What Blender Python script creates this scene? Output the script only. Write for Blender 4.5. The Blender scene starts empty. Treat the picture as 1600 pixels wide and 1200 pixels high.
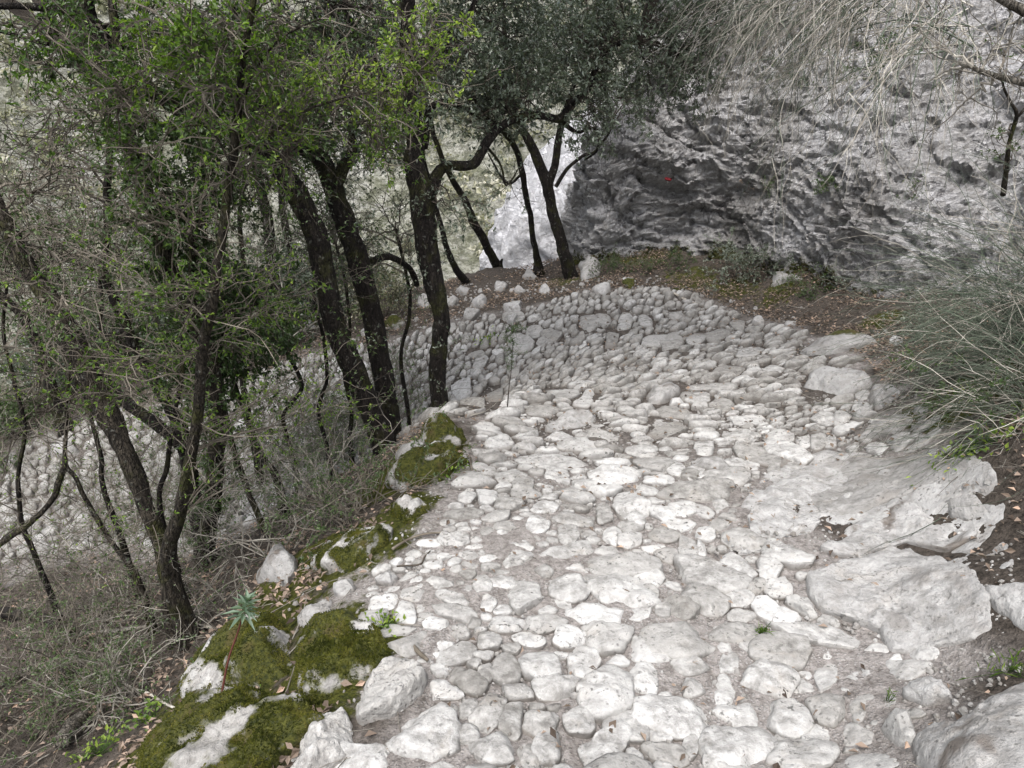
import bpy, math, random
import numpy as np
rng = np.random.default_rng(7)
random.seed(7)
scene = bpy.context.scene

# ------------------------------------------------------------------ camera, sky, sun, exposure
F = 1109.0                       # focal length in pixels of the 1600 px wide photograph
PITCH = math.radians(27.0)
CAM = np.array([0.0, 0.0, 1.6])
cam = bpy.data.objects.new("camera", bpy.data.cameras.new("camera"))
scene.collection.objects.link(cam)
cam.location = CAM
cam.rotation_euler = (math.radians(90) - PITCH, 0, 0)
cam.data.sensor_width = 36.0
cam.data.lens = 36.0 * F / 1600.0
cam.data.clip_start = 0.05
cam.data.clip_end = 2000
scene.camera = cam

SUN_EL, SUN_AZ = math.radians(66), math.radians(200)
world = bpy.data.worlds.new("World")
scene.world = world
world.use_nodes = True
wn = world.node_tree
wn.nodes.clear()
sky = wn.nodes.new("ShaderNodeTexSky")
sky.sky_type = 'NISHITA'
sky.sun_disc = False
sky.sun_elevation = SUN_EL
sky.sun_rotation = SUN_AZ
sky.dust_density = 4.0
sky.air_density = 1.0
hs = wn.nodes.new("ShaderNodeHueSaturation")
hs.inputs["Saturation"].default_value = 0.42
bg = wn.nodes.new("ShaderNodeBackground")
bg.inputs["Strength"].default_value = 0.15
wo = wn.nodes.new("ShaderNodeOutputWorld")
wn.links.new(sky.outputs[0], hs.inputs["Color"])
wn.links.new(hs.outputs[0], bg.inputs[0])
wn.links.new(bg.outputs[0], wo.inputs[0])
sl = bpy.data.lights.new("sun", 'SUN')
sl.energy = 0.8
sl.angle = math.radians(35)
sl.color = (1.0, 0.985, 0.965)
sun = bpy.data.objects.new("sun", sl)
scene.collection.objects.link(sun)
sun.rotation_euler = (math.radians(90) - SUN_EL, 0, math.pi - SUN_AZ)
scene.view_settings.view_transform = 'Standard'
scene.view_settings.look = 'None'
scene.view_settings.gamma = 1
scene.view_settings.exposure = 1.42

# ------------------------------------------------------------------ pixels of the photograph -> directions
FW = np.array([0, math.cos(PITCH), -math.sin(PITCH)])
UP = np.array([0, math.sin(PITCH), math.cos(PITCH)])
RT = np.array([1.0, 0, 0])
def ray(u, v):
    u = np.asarray(u, float); v = np.asarray(v, float)
    return FW + ((u - 800) / F)[..., None] * RT + ((600 - v) / F)[..., None] * UP
def at_y(u, v, Y):
    d = ray(u, v)
    return CAM + d * (np.asarray(Y, float) / d[..., 1])[..., None]
def at_z(u, v, z):
    d = ray(u, v)
    return CAM + d * ((np.asarray(z, float) - CAM[2]) / d[..., 2])[..., None]
def project(p):
    q = np.asarray(p, float) - CAM
    zf = q @ FW
    return 800 + F * (q @ RT) / zf, 600 - F * (q @ UP) / zf, zf

# ------------------------------------------------------------------ noise
_perm = np.random.default_rng(3).permutation(256)
_perm = np.concatenate([_perm, _perm, _perm])
_g = np.random.default_rng(4).normal(size=(256, 3)); _g /= np.linalg.norm(_g, axis=1)[:, None]
def pnoise(p):
    p = np.asarray(p, float)
    i = np.floor(p).astype(int); f = p - i; i = i & 255
    w = f * f * f * (f * (f * 6 - 15) + 10)
    out = 0
    for dx in (0, 1):
        for dy in (0, 1):
            for dz in (0, 1):
                h = _perm[_perm[_perm[(i[..., 0] + dx) & 255] + ((i[..., 1] + dy) & 255)] + ((i[..., 2] + dz) & 255)]
                g = _g[h]
                d = (g * (f - np.array([dx, dy, dz]))).sum(-1)
                wt = (w[..., 0] if dx else 1 - w[..., 0]) * (w[..., 1] if dy else 1 - w[..., 1]) * (w[..., 2] if dz else 1 - w[..., 2])
                out = out + wt * d
    return out
def fbm(p, octv=4, gain=0.5, lac=2.03):
    p = np.asarray(p, float); a = 1.0; s = 0
    for k in range(octv):
        s = s + a * pnoise(p + 17.3 * k); a *= gain; p = p * lac
    return s
_wr = np.random.default_rng(5).random((256, 3))
def worley(p):
    p = np.asarray(p, float)
    i = np.floor(p).astype(int); f = p - i
    F1 = np.full(p.shape[:-1], 9.0); F2 = F1.copy(); ID = np.zeros(p.shape[:-1])
    for dx in (-1, 0, 1):
        for dy in (-1, 0, 1):
            for dz in (-1, 0, 1):
                h = _perm[_perm[_perm[(i[..., 0] + dx) & 255] + ((i[..., 1] + dy) & 255)] + ((i[..., 2] + dz) & 255)]
                q = _wr[h] + np.array([dx, dy, dz]) - f
                d = np.sqrt((q * q).sum(-1))
                nf = d < F1
                F2 = np.where(nf, F1, np.minimum(F2, d))
                ID = np.where(nf, h / 255.0, ID); F1 = np.where(nf, d, F1)
    return F1, F2, ID
def sstep(a, b, x):
    t = np.clip((x - a) / (b - a), 0, 1); return t * t * (3 - 2 * t)
def xyz(x, y, z=0.0):
    x = np.asarray(x, float); return np.stack([x, np.asarray(y, float) + 0 * x, 0 * x + z], -1)

# ------------------------------------------------------------------ objects
COL = scene.collection
def mesh_data(name, V, Q=None, T=None, mats=(), attrs=None, smooth=True, matidx=None):
    """Q (n,4) quads, T (m,3) triangles"""
    me = bpy.data.meshes.new(name)
    V = np.asarray(V, np.float32)
    Q = np.zeros((0, 4), int) if Q is None else np.asarray(Q, int)
    T = np.zeros((0, 3), int) if T is None else np.asarray(T, int)
    me.vertices.add(len(V)); me.vertices.foreach_set("co", V.ravel())
    loops = np.concatenate([Q.ravel(), T.ravel()]).astype(np.int32)
    n = len(Q) + len(T)
    me.loops.add(len(loops)); me.loops.foreach_set("vertex_index", loops)
    me.polygons.add(n)
    st = np.concatenate([np.arange(len(Q)) * 4, len(Q) * 4 + np.arange(len(T)) * 3]).astype(np.int32)
    me.polygons.foreach_set("loop_start", st)
    if matidx is not None:
        me.polygons.foreach_set("material_index", np.asarray(matidx, np.int32))
    me.polygons.foreach_set("use_smooth", np.full(n, smooth))
    for m in mats: me.materials.append(m)
    for k, a in (attrs or {}).items():
        at = me.attributes.new(k, 'FLOAT', 'POINT'); at.data.foreach_set("value", np.asarray(a, np.float32))
    me.update(calc_edges=True)
    return me
def put(name, me, parent=None, loc=(0, 0, 0)):
    o = bpy.data.objects.new(name, me); COL.objects.link(o); o.location = loc
    if parent is not None: o.parent = parent
    return o
def tag(o, label=None, cat=None, group=None, kind=None):
    if label: o["label"] = label
    if cat: o["category"] = cat
    if group: o["group"] = group
    if kind: o["kind"] = kind
    return o
def empty(name, loc, label, cat, group=None):
    o = bpy.data.objects.new(name, None); COL.objects.link(o); o.location = loc
    o.empty_display_size = 0.2
    return tag(o, label, cat, group)
class Acc:
    """collects vertices, quads, triangles into one mesh"""
    def __init__(s): s.V = []; s.Q = []; s.T = []; s.A = {}; s.n = 0; s.qi = []; s.ti = []
    def add(s, V, Q=None, T=None, mi=0, **attrs):
        V = np.asarray(V, float).reshape(-1, 3)
        if Q is not None and len(Q): s.Q.append(np.asarray(Q) + s.n); s.qi.append(np.full(len(Q), mi))
        if T is not None and len(T): s.T.append(np.asarray(T) + s.n); s.ti.append(np.full(len(T), mi))
        for k, a in attrs.items(): s.A.setdefault(k, []).append(np.broadcast_to(np.asarray(a, float), (len(V),)))
        s.V.append(V); s.n += len(V)
    def build(s, name, mats, origin=(0, 0, 0), smooth=True):
        V = np.concatenate(s.V) - np.asarray(origin)
        Q = np.concatenate(s.Q) if s.Q else None
        T = np.concatenate(s.T) if s.T else None
        mi = np.concatenate(s.qi + s.ti)
        A = {k: np.concatenate(a) for k, a in s.A.items()}
        return mesh_data(name, V, Q, T, mats, A, smooth, mi)

# ------------------------------------------------------------------ materials
def newmat(name):
    m = bpy.data.materials.new(name); m.use_nodes = True
    nt = m.node_tree; nt.nodes.clear()
    return m, nt, nt.nodes, nt.links
def N(nodes, t, **kw):
    n = nodes.new(t)
    for k, v in kw.items():
        if k in n.inputs: n.inputs[k].default_value = v
        else: setattr(n, k, v)
    return n
def ramp(nodes, pts):
    r = nodes.new("ShaderNodeValToRGB"); e = r.color_ramp.elements
    while len(e) < len(pts): e.new(0.5)
    for el, (p, c) in zip(e, pts):
        el.position = p; el.color = (*c, 1) if len(c) == 3 else c
    return r
def mixc(nt, fac, a, b, mode='MIX'):
    n = nt.nodes.new("ShaderNodeMix"); n.data_type = 'RGBA'; n.blend_type = mode
    for s, v in ((n.inputs[0], fac), (n.inputs[6], a), (n.inputs[7], b)):
        if hasattr(v, "links"): nt.links.new(v, s)
        elif isinstance(v, (int, float)): s.default_value = v
        else: s.default_value = (*v, 1)
    return n.outputs[2]
def math_(nt, op, a, b=0.0, c=None, clamp=False):
    n = nt.nodes.new("ShaderNodeMath"); n.operation = op; n.use_clamp = clamp
    for s, v in zip(n.inputs, (a, b, c)):
        if v is None: continue
        if hasattr(v, "links"): nt.links.new(v, s)
        else: s.default_value = v
    return n.outputs[0]
def noise(nt, co, scale, detail=4, rough=0.55, dist=0.0):
    n = N(nt.nodes, "ShaderNodeTexNoise", Scale=scale, Detail=detail, Roughness=rough, Distortion=dist)
    nt.links.new(co, n.inputs["Vector"]); return n.outputs[0]
def rng_map(nt, x, a, b, c=0.0, d=1.0):
    n = nt.nodes.new("ShaderNodeMapRange"); n.clamp = True
    nt.links.new(x, n.inputs[0])
    for i, v in enumerate((a, b, c, d)): n.inputs[i + 1].default_value = v
    return n.outputs[0]
def attr(nt, name):
    a = nt.nodes.new("ShaderNodeAttribute"); a.attribute_name = name; return a.outputs["Fac"]
def finish(nt, color, rough, bump_h=None, dist=0.01, strength=1.0, spec=0.3):
    b = nt.nodes.new("ShaderNodeBsdfPrincipled")
    nt.links.new(color, b.inputs["Base Color"])
    if hasattr(rough, "links"): nt.links.new(rough, b.inputs["Roughness"])
    else: b.inputs["Roughness"].default_value = rough
    b.inputs["Specular IOR Level"].default_value = spec
    if bump_h is not None:
        bp = N(nt.nodes, "ShaderNodeBump", Strength=strength, Distance=dist)
        nt.links.new(bump_h, bp.inputs["Height"]); nt.links.new(bp.outputs[0], b.inputs["Normal"])
    o = nt.nodes.new("ShaderNodeOutputMaterial"); nt.links.new(b.outputs[0], o.inputs[0]); return b

def stone_mat(name, light, dark, warm=(0.42, 0.38, 0.33), lichen=0.5, scale=1.0, bump=0.012, mossy=False, patch=0.0, crisp=0.0):
    m, nt, nd, lk = newmat(name)
    pos = nd.new("ShaderNodeNewGeometry").outputs["Position"]
    n1 = noise(nt, pos, 3.5 * scale, 5, 0.6)
    n2 = noise(nt, pos, 22 * scale, 6, 0.7)
    n3 = noise(nt, pos, 110 * scale, 4, 0.7)
    n4 = noise(nt, pos, 9 * scale, 5, 0.65, 0.6)
    c = mixc(nt, rng_map(nt, n2, 0.38, 0.66), dark, light)
    c = mixc(nt, rng_map(nt, n1, 0.42, 0.66, 0, 0.75), c, light)
    c = mixc(nt, rng_map(nt, n4, 0.55, 0.72, 0, 0.35), c, warm)
    # lichen spots
    sp = math_(nt, 'MULTIPLY', rng_map(nt, noise(nt, pos, 55 * scale, 3, 0.6), 0.57, 0.66), rng_map(nt, n4, 0.44, 0.60))
    c = mixc(nt, math_(nt, 'MULTIPLY', sp, lichen), c, (0.10, 0.098, 0.092))
    vor = N(nd, "ShaderNodeTexVoronoi", Scale=38 * scale); lk.new(pos, vor.inputs["Vector"])
    pit = rng_map(nt, vor.outputs["Distance"], 0.10, 0.22, 1, 0)
    pit = math_(nt, 'MULTIPLY', pit, rng_map(nt, n1, 0.48, 0.62))
    c = mixc(nt, math_(nt, 'MULTIPLY', pit, 0.6 * lichen), c, (0.09, 0.085, 0.08))
    if patch:
        pb = rng_map(nt, noise(nt, pos, 1.6 * scale, 6, 0.65, 0.4), 0.50, 0.62)
        c = mixc(nt, math_(nt, 'MULTIPLY', pb, patch), c, (0.13, 0.125, 0.115))
    if crisp:
        sk = rng_map(nt, noise(nt, pos, 16 * scale, 9, 0.82, 0.3), 0.47, 0.52, 1, 0)
        c = mixc(nt, math_(nt, 'MULTIPLY', sk, crisp), c, (0.12, 0.112, 0.10))
        ws = N(nd, "ShaderNodeTexNoise", Scale=2.2, Detail=6.0); lk.new(pos, ws.inputs["Vector"])
        wa = nd.new("ShaderNodeVectorMath"); wa.operation = 'MULTIPLY_ADD'; lk.new(ws.outputs[1], wa.inputs[0]); wa.inputs[1].default_value = (.7, .7, .45); lk.new(pos, wa.inputs[2])
        for sc_, wd in ((1.3, .020), (4.0, .045)):
            vc = N(nd, "ShaderNodeTexVoronoi", Scale=sc_); vc.feature = 'DISTANCE_TO_EDGE'; lk.new(wa.outputs[0], vc.inputs["Vector"])
            ck = math_(nt, 'MULTIPLY', rng_map(nt, vc.outputs[0], wd * .3, wd, 1, 0), rng_map(nt, n1, .42, .58))
            c = mixc(nt, math_(nt, 'MULTIPLY', ck, min(.8, crisp * 2.5)), c, (0.05, 0.045, 0.04))
            n2 = math_(nt, 'SUBTRACT', n2, math_(nt, 'MULTIPLY', ck, .6))
        n2 = math_(nt, 'SUBTRACT', n2, math_(nt, 'MULTIPLY', sk, .25))
    # per-stone tone
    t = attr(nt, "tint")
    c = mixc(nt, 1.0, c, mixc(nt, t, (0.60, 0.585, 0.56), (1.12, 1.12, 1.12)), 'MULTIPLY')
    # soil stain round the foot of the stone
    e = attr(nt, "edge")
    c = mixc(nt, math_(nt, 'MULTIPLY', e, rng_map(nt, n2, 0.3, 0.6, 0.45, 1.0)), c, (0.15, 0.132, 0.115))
    if mossy:
        ms = attr(nt, "moss")
        ms = rng_map(nt, math_(nt, 'ADD', ms, math_(nt, 'MULTIPLY', math_(nt, 'SUBTRACT', n2, 0.5), 0.9)), 0.40, 0.60)
        mc = mixc(nt, rng_map(nt, noise(nt, pos, 60, 4), 0.35, 0.65), (0.022, 0.027, 0.006), (0.080, 0.082, 0.015))
        mc = mixc(nt, rng_map(nt, noise(nt, pos, 7, 3), 0.55, 0.7), mc, (0.075, 0.058, 0.022))
        c = mixc(nt, ms, c, mc)
    h = math_(nt, 'ADD', math_(nt, 'MULTIPLY', n2, 1.0), math_(nt, 'MULTIPLY', n3, 0.35))
    h = math_(nt, 'SUBTRACT', h, math_(nt, 'MULTIPLY', pit, 0.25))
    finish(nt, c, 0.85, h, bump, 0.9, 0.25)
    return m
M_STONE = stone_mat("limestone cobble", (0.49, 0.484, 0.468), (0.225, 0.218, 0.205), lichen=0.95)
M_SLAB = stone_mat("limestone bedrock", (0.45, 0.445, 0.435), (0.255, 0.248, 0.236), lichen=0.8, bump=0.02, mossy=True)
M_BOULDER = stone_mat("mossy boulder stone", (0.54, 0.53, 0.51), (0.27, 0.26, 0.245), lichen=0.9, bump=0.025, mossy=True)
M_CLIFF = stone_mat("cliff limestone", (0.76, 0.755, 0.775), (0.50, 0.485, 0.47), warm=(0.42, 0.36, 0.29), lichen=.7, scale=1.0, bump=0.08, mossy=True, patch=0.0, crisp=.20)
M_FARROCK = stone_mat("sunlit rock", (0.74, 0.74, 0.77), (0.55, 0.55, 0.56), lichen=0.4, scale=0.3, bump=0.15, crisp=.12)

def ground_mat():
    m, nt, nd, lk = newmat("trail soil")
    pos = nd.new("ShaderNodeNewGeometry").outputs["Position"]
    n1 = noise(nt, pos, 2.2, 5, 0.6); n2 = noise(nt, pos, 35, 6, 0.7); n3 = noise(nt, pos, 160, 4, 0.7)
    dusty = mixc(nt, rng_map(nt, n2, 0.35, 0.65), (0.16, 0.142, 0.128), (0.40, 0.372, 0.35))
    gr = N(nd, "ShaderNodeTexVoronoi", Scale=75.0); lk.new(pos, gr.inputs["Vector"])
    peb = rng_map(nt, gr.outputs["Distance"], 0.25, 0.40, 1, 0)
    dusty = mixc(nt, math_(nt, 'MULTIPLY', peb, rng_map(nt, n1, 0.42, 0.58, 0.1, 0.8)), dusty, (0.44, 0.42, 0.40))
    dark = mixc(nt, rng_map(nt, n2, 0.35, 0.68), (0.030, 0.025, 0.020), (0.125, 0.105, 0.088))
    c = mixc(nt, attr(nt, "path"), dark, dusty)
    ms = attr(nt, "moss")
    ms = rng_map(nt, math_(nt, 'ADD', ms, math_(nt, 'MULTIPLY', math_(nt, 'SUBTRACT', noise(nt, pos, 12, 5, 0.7), 0.5), 1.2)), 0.45, 0.62)
    mc = mixc(nt, rng_map(nt, n2, 0.35, 0.65), (0.022, 0.028, 0.007), (0.085, 0.088, 0.016))
    c = mixc(nt, ms, c, mc)
    h = math_(nt, 'ADD', n2, math_(nt, 'MULTIPLY', n3, 0.4))
    h = math_(nt, 'ADD', h, math_(nt, 'MULTIPLY', peb, 0.25))
    finish(nt, c, 0.95, h, 0.02, 1.0, 0.15)
    return m
M_GROUND = ground_mat()

def hill_mat():
    m, nt, nd, lk = newmat("far slope scrub and scree")
    pos = nd.new("ShaderNodeNewGeometry").outputs["Position"]
    n1 = noise(nt, pos, 0.10, 6, 0.65); n2 = noise(nt, pos, 0.8, 7, 0.75); n3 = noise(nt, pos, 4.0, 5, 0.7)
    c = mixc(nt, rng_map(nt, n2, 0.40, 0.62), (0.15, 0.155, 0.11), (0.36, 0.355, 0.31))
    c = mixc(nt, rng_map(nt, n1, 0.5, 0.62, 0, 0.7), c, (0.38, 0.375, 0.35))
    c = mixc(nt, rng_map(nt, n3, 0.54, 0.66, 0, 0.6), c, (0.15, 0.145, 0.09))
    c = mixc(nt, rng_map(nt, noise(nt, pos, 1.1, 10, 0.85), 0.47, 0.53, 0.75, 0), c, (0.06, 0.062, 0.04))
    c = mixc(nt, rng_map(nt, noise(nt, pos, .35, 8, 0.8), 0.55, 0.62, 0, .5), c, (0.38, 0.37, 0.35))
    h = math_(nt, 'ADD', n2, math_(nt, 'MULTIPLY', n3, 0.5))
    finish(nt, c, 0.95, h, 0.5, 1.0, 0.1)
    return m
M_HILL = hill_mat()

def bark_mat(name, a, b, mossc=(0.055, 0.06, 0.014), moss=0.5, sc=1.0, bump=0.02):
    m, nt, nd, lk = newmat(name)
    pos = nd.new("ShaderNodeNewGeometry").outputs["Position"]
    mp = N(nd, "ShaderNodeMapping"); mp.inputs["Scale"].default_value = (1, 1, 0.28)
    lk.new(pos, mp.inputs[0]); q = mp.outputs[0]
    n1 = noise(nt, q, 45 * sc, 6, 0.7, 0.5); n2 = noise(nt, pos, 6, 4, 0.6); n3 = noise(nt, q, 140 * sc, 3, 0.6)
    c = mixc(nt, rng_map(nt, n1, 0.40, 0.65), a, b)
    c = mixc(nt, math_(nt, 'MULTIPLY', rng_map(nt, noise(nt, pos, 28, 4, 0.6), 0.60, 0.68), 0.6), c, (0.24, 0.24, 0.21))
    c = mixc(nt, rng_map(nt, n2, 0.50, 0.62, 0, moss), c, mossc)
    vor = N(nd, "ShaderNodeTexVoronoi", Scale=60.0 * sc); vor.feature = 'DISTANCE_TO_EDGE'
    wv = N(nd, 'ShaderNodeTexNoise', Scale=30.0, Detail=3.0); lk.new(q, wv.inputs['Vector'])
    va = nd.new('ShaderNodeVectorMath'); va.operation = 'MULTIPLY_ADD'; lk.new(wv.outputs[1], va.inputs[0]); va.inputs[1].default_value = (.05, .05, .05); lk.new(q, va.inputs[2]); lk.new(va.outputs[0], vor.inputs['Vector'])
    cr = rng_map(nt, math_(nt, 'ADD', vor.outputs[0], math_(nt, 'MULTIPLY', n1, 0.25)), 0.06, 0.30)
    h = math_(nt, 'ADD', math_(nt, 'MULTIPLY', cr, 0.7), math_(nt, 'ADD', n1, math_(nt, 'MULTIPLY', n3, 0.3)))
    c = mixc(nt, math_(nt, 'MULTIPLY', math_(nt, 'SUBTRACT', 1.0, cr), .7), c, (0.012, 0.010, 0.009))
    finish(nt, c, 0.9, h, bump, 1.0, 0.2)
    return m
M_BARK = bark_mat("dark holm oak bark", (0.010, 0.008, 0.007), (0.040, 0.033, 0.028))
M_BARK_BROWN = bark_mat("brown bark", (0.022, 0.018, 0.014), (0.085, 0.072, 0.055), moss=0.7)
M_BARK_PALE = bark_mat("pale grey bark", (0.10, 0.088, 0.07), (0.26, 0.235, 0.20), moss=0.35)

def twig_mat(name, a, b):
    m, nt, nd, lk = newmat(name)
    pos = nd.new("ShaderNodeNewGeometry").outputs["Position"]
    c = mixc(nt, rng_map(nt, noise(nt, pos, 9, 4), 0.35, 0.65), a, b)
    c = mixc(nt, attr(nt, "tint"), c, mixc(nt, 0.6, c, (0.02, 0.018, 0.015)))
    finish(nt, c, 0.75, noise(nt, pos, 200, 2), 0.002, 1.0, 0.25)
    return m
M_TWIG_DARK = twig_mat("dark twigs", (0.035, 0.028, 0.022), (0.085, 0.07, 0.055))
M_TWIG_PALE = twig_mat("pale dry twigs", (0.12, 0.105, 0.085), (0.38, 0.355, 0.305))
M_TWIG_MID = twig_mat("grey brown twigs", (0.08, 0.066, 0.05), (0.20, 0.175, 0.14))
M_BROOM_DRY = twig_mat("dry broom stems", (0.25, 0.22, 0.18), (0.58, 0.55, 0.48))
M_BROOM_GREEN = twig_mat("green broom stems", (0.060, 0.080, 0.055), (0.15, 0.18, 0.13))
M_STEM_RED = twig_mat("red spurge stem", (0.07, 0.022, 0.016), (0.11, 0.035, 0.025))

def leaf_mat(name, cols, trans=0.35, rough=0.5, spec=0.4):
    m, nt, nd, lk = newmat(name)
    r = ramp(nd, [(i / (len(cols) - 1), c) for i, c in enumerate(cols)])
    lk.new(attr(nt, "tint"), r.inputs[0])
    b = N(nd, "ShaderNodeBsdfPrincipled", Roughness=rough); b.inputs["Specular IOR Level"].default_value = spec
    lk.new(r.outputs[0], b.inputs["Base Color"])
    t = nd.new("ShaderNodeBsdfTranslucent")
    lk.new(mixc(nt, 1.0, r.outputs[0], (1.3, 1.45, 0.6), 'MULTIPLY'), t.inputs[0])
    mx = N(nd, "ShaderNodeMixShader", Fac=trans)
    lk.new(b.outputs[0], mx.inputs[1]); lk.new(t.outputs[0], mx.inputs[2])
    o = nd.new("ShaderNodeOutputMaterial"); lk.new(mx.outputs[0], o.inputs[0])
    return m
M_LEAF_OAK = leaf_mat("holm oak leaves", [(0.025, 0.036, 0.020), (0.060, 0.082, 0.050), (0.13, 0.155, 0.115), (0.30, 0.33, 0.28)], 0.2, 0.35, 0.6)
M_LEAF_BRIGHT = leaf_mat("fresh green leaves", [(0.025, 0.050, 0.010), (0.055, 0.105, 0.018), (0.14, 0.22, 0.035), (0.32, 0.40, 0.08)], 0.45)
M_LEAF_MID = leaf_mat("box leaves", [(0.020, 0.040, 0.012), (0.045, 0.080, 0.022), (0.075, 0.115, 0.040), (0.15, 0.19, 0.09)], 0.3, 0.4, 0.5)
M_LEAF_SCRUB = leaf_mat("far scrub leaves", [(0.07, 0.075, 0.04), (0.17, 0.17, 0.11), (0.31, 0.30, 0.22), (0.46, 0.44, 0.38)], 0.2, 0.7, 0.2)
M_LEAF_DEAD = leaf_mat("dead leaves", [(0.06, 0.045, 0.036), (0.15, 0.115, 0.09), (0.29, 0.225, 0.18), (0.46, 0.33, 0.25)], 0.1, 0.7, 0.2)
M_LEAF_BLUE = leaf_mat("spurge leaves", [(0.08, 0.13, 0.085), (0.15, 0.215, 0.15), (0.24, 0.31, 0.23)], 0.3)
M_MOSS = leaf_mat("moss tufts", [(0.020, 0.025, 0.005), (0.045, 0.052, 0.009), (0.090, 0.094, 0.016), (0.14, 0.125, 0.035)], 0.25, 0.8, 0.1)
def plain_mat(name, c, rough=0.8):
    m, nt, nd, lk = newmat(name)
    pos = nd.new("ShaderNodeNewGeometry").outputs["Position"]
    finish(nt, mixc(nt, rng_map(nt, noise(nt, pos, 60, 4), 0.4, 0.6), c, tuple(x * 0.6 for x in c)), rough)
    return m
M_RED = plain_mat("faded red paint", (0.42, 0.05, 0.06))
# ------------------------------------------------------------------ terrain height
# (pixel u, pixel v, height) sightings on the ground, then world points outside the view
PL = 0.176
def plane_pt(u, v, dz=0.0):
    d = ray(u, v); t = (CAM[2] - dz) / (-d[2] - PL * d[1]); return CAM + d * t
ctrl = []
for u, v, dz in [(1000, 1190, 0), (700, 1190, 0), (1350, 1190, 0.02), (900, 1000, 0), (650, 1000, -0.02), (1200, 1000, 0), (1450, 1000, 0.05),
                 (800, 880, 0), (1050, 880, 0), (1300, 880, 0.06), (1480, 850, 0.12), (780, 760, 0), (1000, 760, 0), (1200, 760, 0.03), (1400, 740, 0.13),
                 (800, 670, -0.02), (950, 650, 0), (1100, 650, 0.0), (1250, 650, 0.08), (1400, 640, 0.2), (1060, 590, 0.0), (1200, 570, 0.08), (1350, 560, 0.22),
                 (620, 900, -0.03), (560, 960, -0.05), (730, 720, -0.02)]:
    ctrl.append(plane_pt(u, v, dz))
for u, v, z in [(830, 612, -1.02), (720, 640, -1.10), (930, 560, -1.08), (1000, 520, -1.12), (900, 500, -1.18), (850, 540, -1.25), (760, 560, -1.45), (740, 500, -1.42),
                (900, 462, -1.18), (1050, 460, -1.10), (850, 440, -1.38), (760, 428, -1.50), (660, 460, -1.55), (660, 560, -1.62), (600, 600, -1.75), (560, 530, -1.72),
                (450, 650, -2.15), (300, 720, -2.45), (100, 800, -2.75), (0, 850, -2.9), (450, 560, -1.95), (250, 600, -2.30), (50, 680, -2.65), (460, 500, -1.9), (300, 480, -2.3),
                (380, 830, -2.25), (200, 870, -2.6), (560, 740, -1.75),
                (600, 720, -0.98), (690, 640, -0.85), (660, 690, -0.62), (560, 790, -0.85), (600, 830, -0.52), (530, 860, -0.62), (480, 900, -0.78), (430, 900, -0.85),
                (270, 1010, -1.45), (120, 980, -1.85), (50, 1150, -1.35), (0, 1000, -2.0), (330, 860, -1.8), (400, 780, -1.9), (160, 1190, -1.0), (300, 1190, -0.55), (300, 1050, -1.05),
                (480, 1190, -0.27), (450, 1080, -0.45), (380, 1000, -0.78), (520, 1000, -0.36),
                (1580, 900, -0.02), (1580, 700, 0.05), (1580, 1180, 0.08), (1480, 600, -0.25), (1430, 540, -0.55), (1300, 500, -0.85), (1200, 470, -1.05), (1100, 430, -1.08), (980, 415, -1.12), (1250, 440, -0.85)]:
    ctrl.append(at_z(u, v, z))
ctrl += [np.array(p, float) for p in [(0, -1, .17), (1.2, -1, .25), (-1, -1, .1), (0, -4, .7), (3, -3, 1.2), (-3, -3, -.9), (-3.5, -.5, -1.7), (-2.2, .6, -1.15), (-1.6, 0.2, -.6), (-6, 0, -3.3), (-8, 4, -3.6), (-10, 2, -4.6),
        (-6.5, 4, -3.1), (-7.5, 7.5, -3.6), (-9, 10, -6), (-12, 6, -7), (-13, 0, -7), (-8, -4, -3), (-5, 11.2, -4.2), (-2.5, 11.5, -3.4), (0, 11.6, -2.9), (-6, 14, -7.5), (0, 14.5, -6.5), (3, 14, -5), (-12, 14, -11),
        (4.5, 8, -.2), (4.6, 5, .3), (4.6, 2, .6), (5, -1, 1.0), (8, 6, 1.8), (8, 12, 1.0), (9, 0, 2.5), (9, -4, 3), (5.5, 10.5, -.5), (2.0, 10.6, -1.3), (2.6, 3.2, 0.12), (2.2, 1.2, 0.25)]]
ctrl = np.array(ctrl)
def _tps(r2): return 0.5 * r2 * np.log(r2 + 1e-9)
_n = len(ctrl)
_K = _tps(((ctrl[:, None, :2] - ctrl[None, :, :2]) ** 2).sum(-1)) + np.eye(_n) * 0.02
_P = np.c_[np.ones(_n), ctrl[:, :2]]
_A = np.zeros((_n + 3, _n + 3)); _A[:_n, :_n] = _K; _A[:_n, _n:] = _P; _A[_n:, :_n] = _P.T
_w = np.linalg.solve(_A, np.r_[ctrl[:, 2], 0, 0, 0])
def tps_h(x, y):
    x = np.asarray(x, float); y = np.asarray(y, float); s = _w[_n] + _w[_n + 1] * x + _w[_n + 2] * y
    for k in range(_n): s = s + _w[k] * _tps((x - ctrl[k, 0]) ** 2 + (y - ctrl[k, 1]) ** 2)
    return s
GX0, GX1, GY0, GY1, GS = -13.0, 9.0, -4.0, 14.5, 0.05
_gx = np.arange(GX0, GX1 + GS / 2, GS); _gy = np.arange(GY0, GY1 + GS / 2, GS)
HG = tps_h(*np.meshgrid(_gx, _gy))
def H(x, y):
    fx = np.clip((np.asarray(x, float) - GX0) / GS, 0, len(_gx) - 1.001); fy = np.clip((np.asarray(y, float) - GY0) / GS, 0, len(_gy) - 1.001)
    i = fx.astype(int); j = fy.astype(int); a = fx - i; b = fy - j
    return (HG[j, i] * (1 - a) + HG[j, i + 1] * a) * (1 - b) + (HG[j + 1, i] * (1 - a) + HG[j + 1, i + 1] * a) * b
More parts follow.
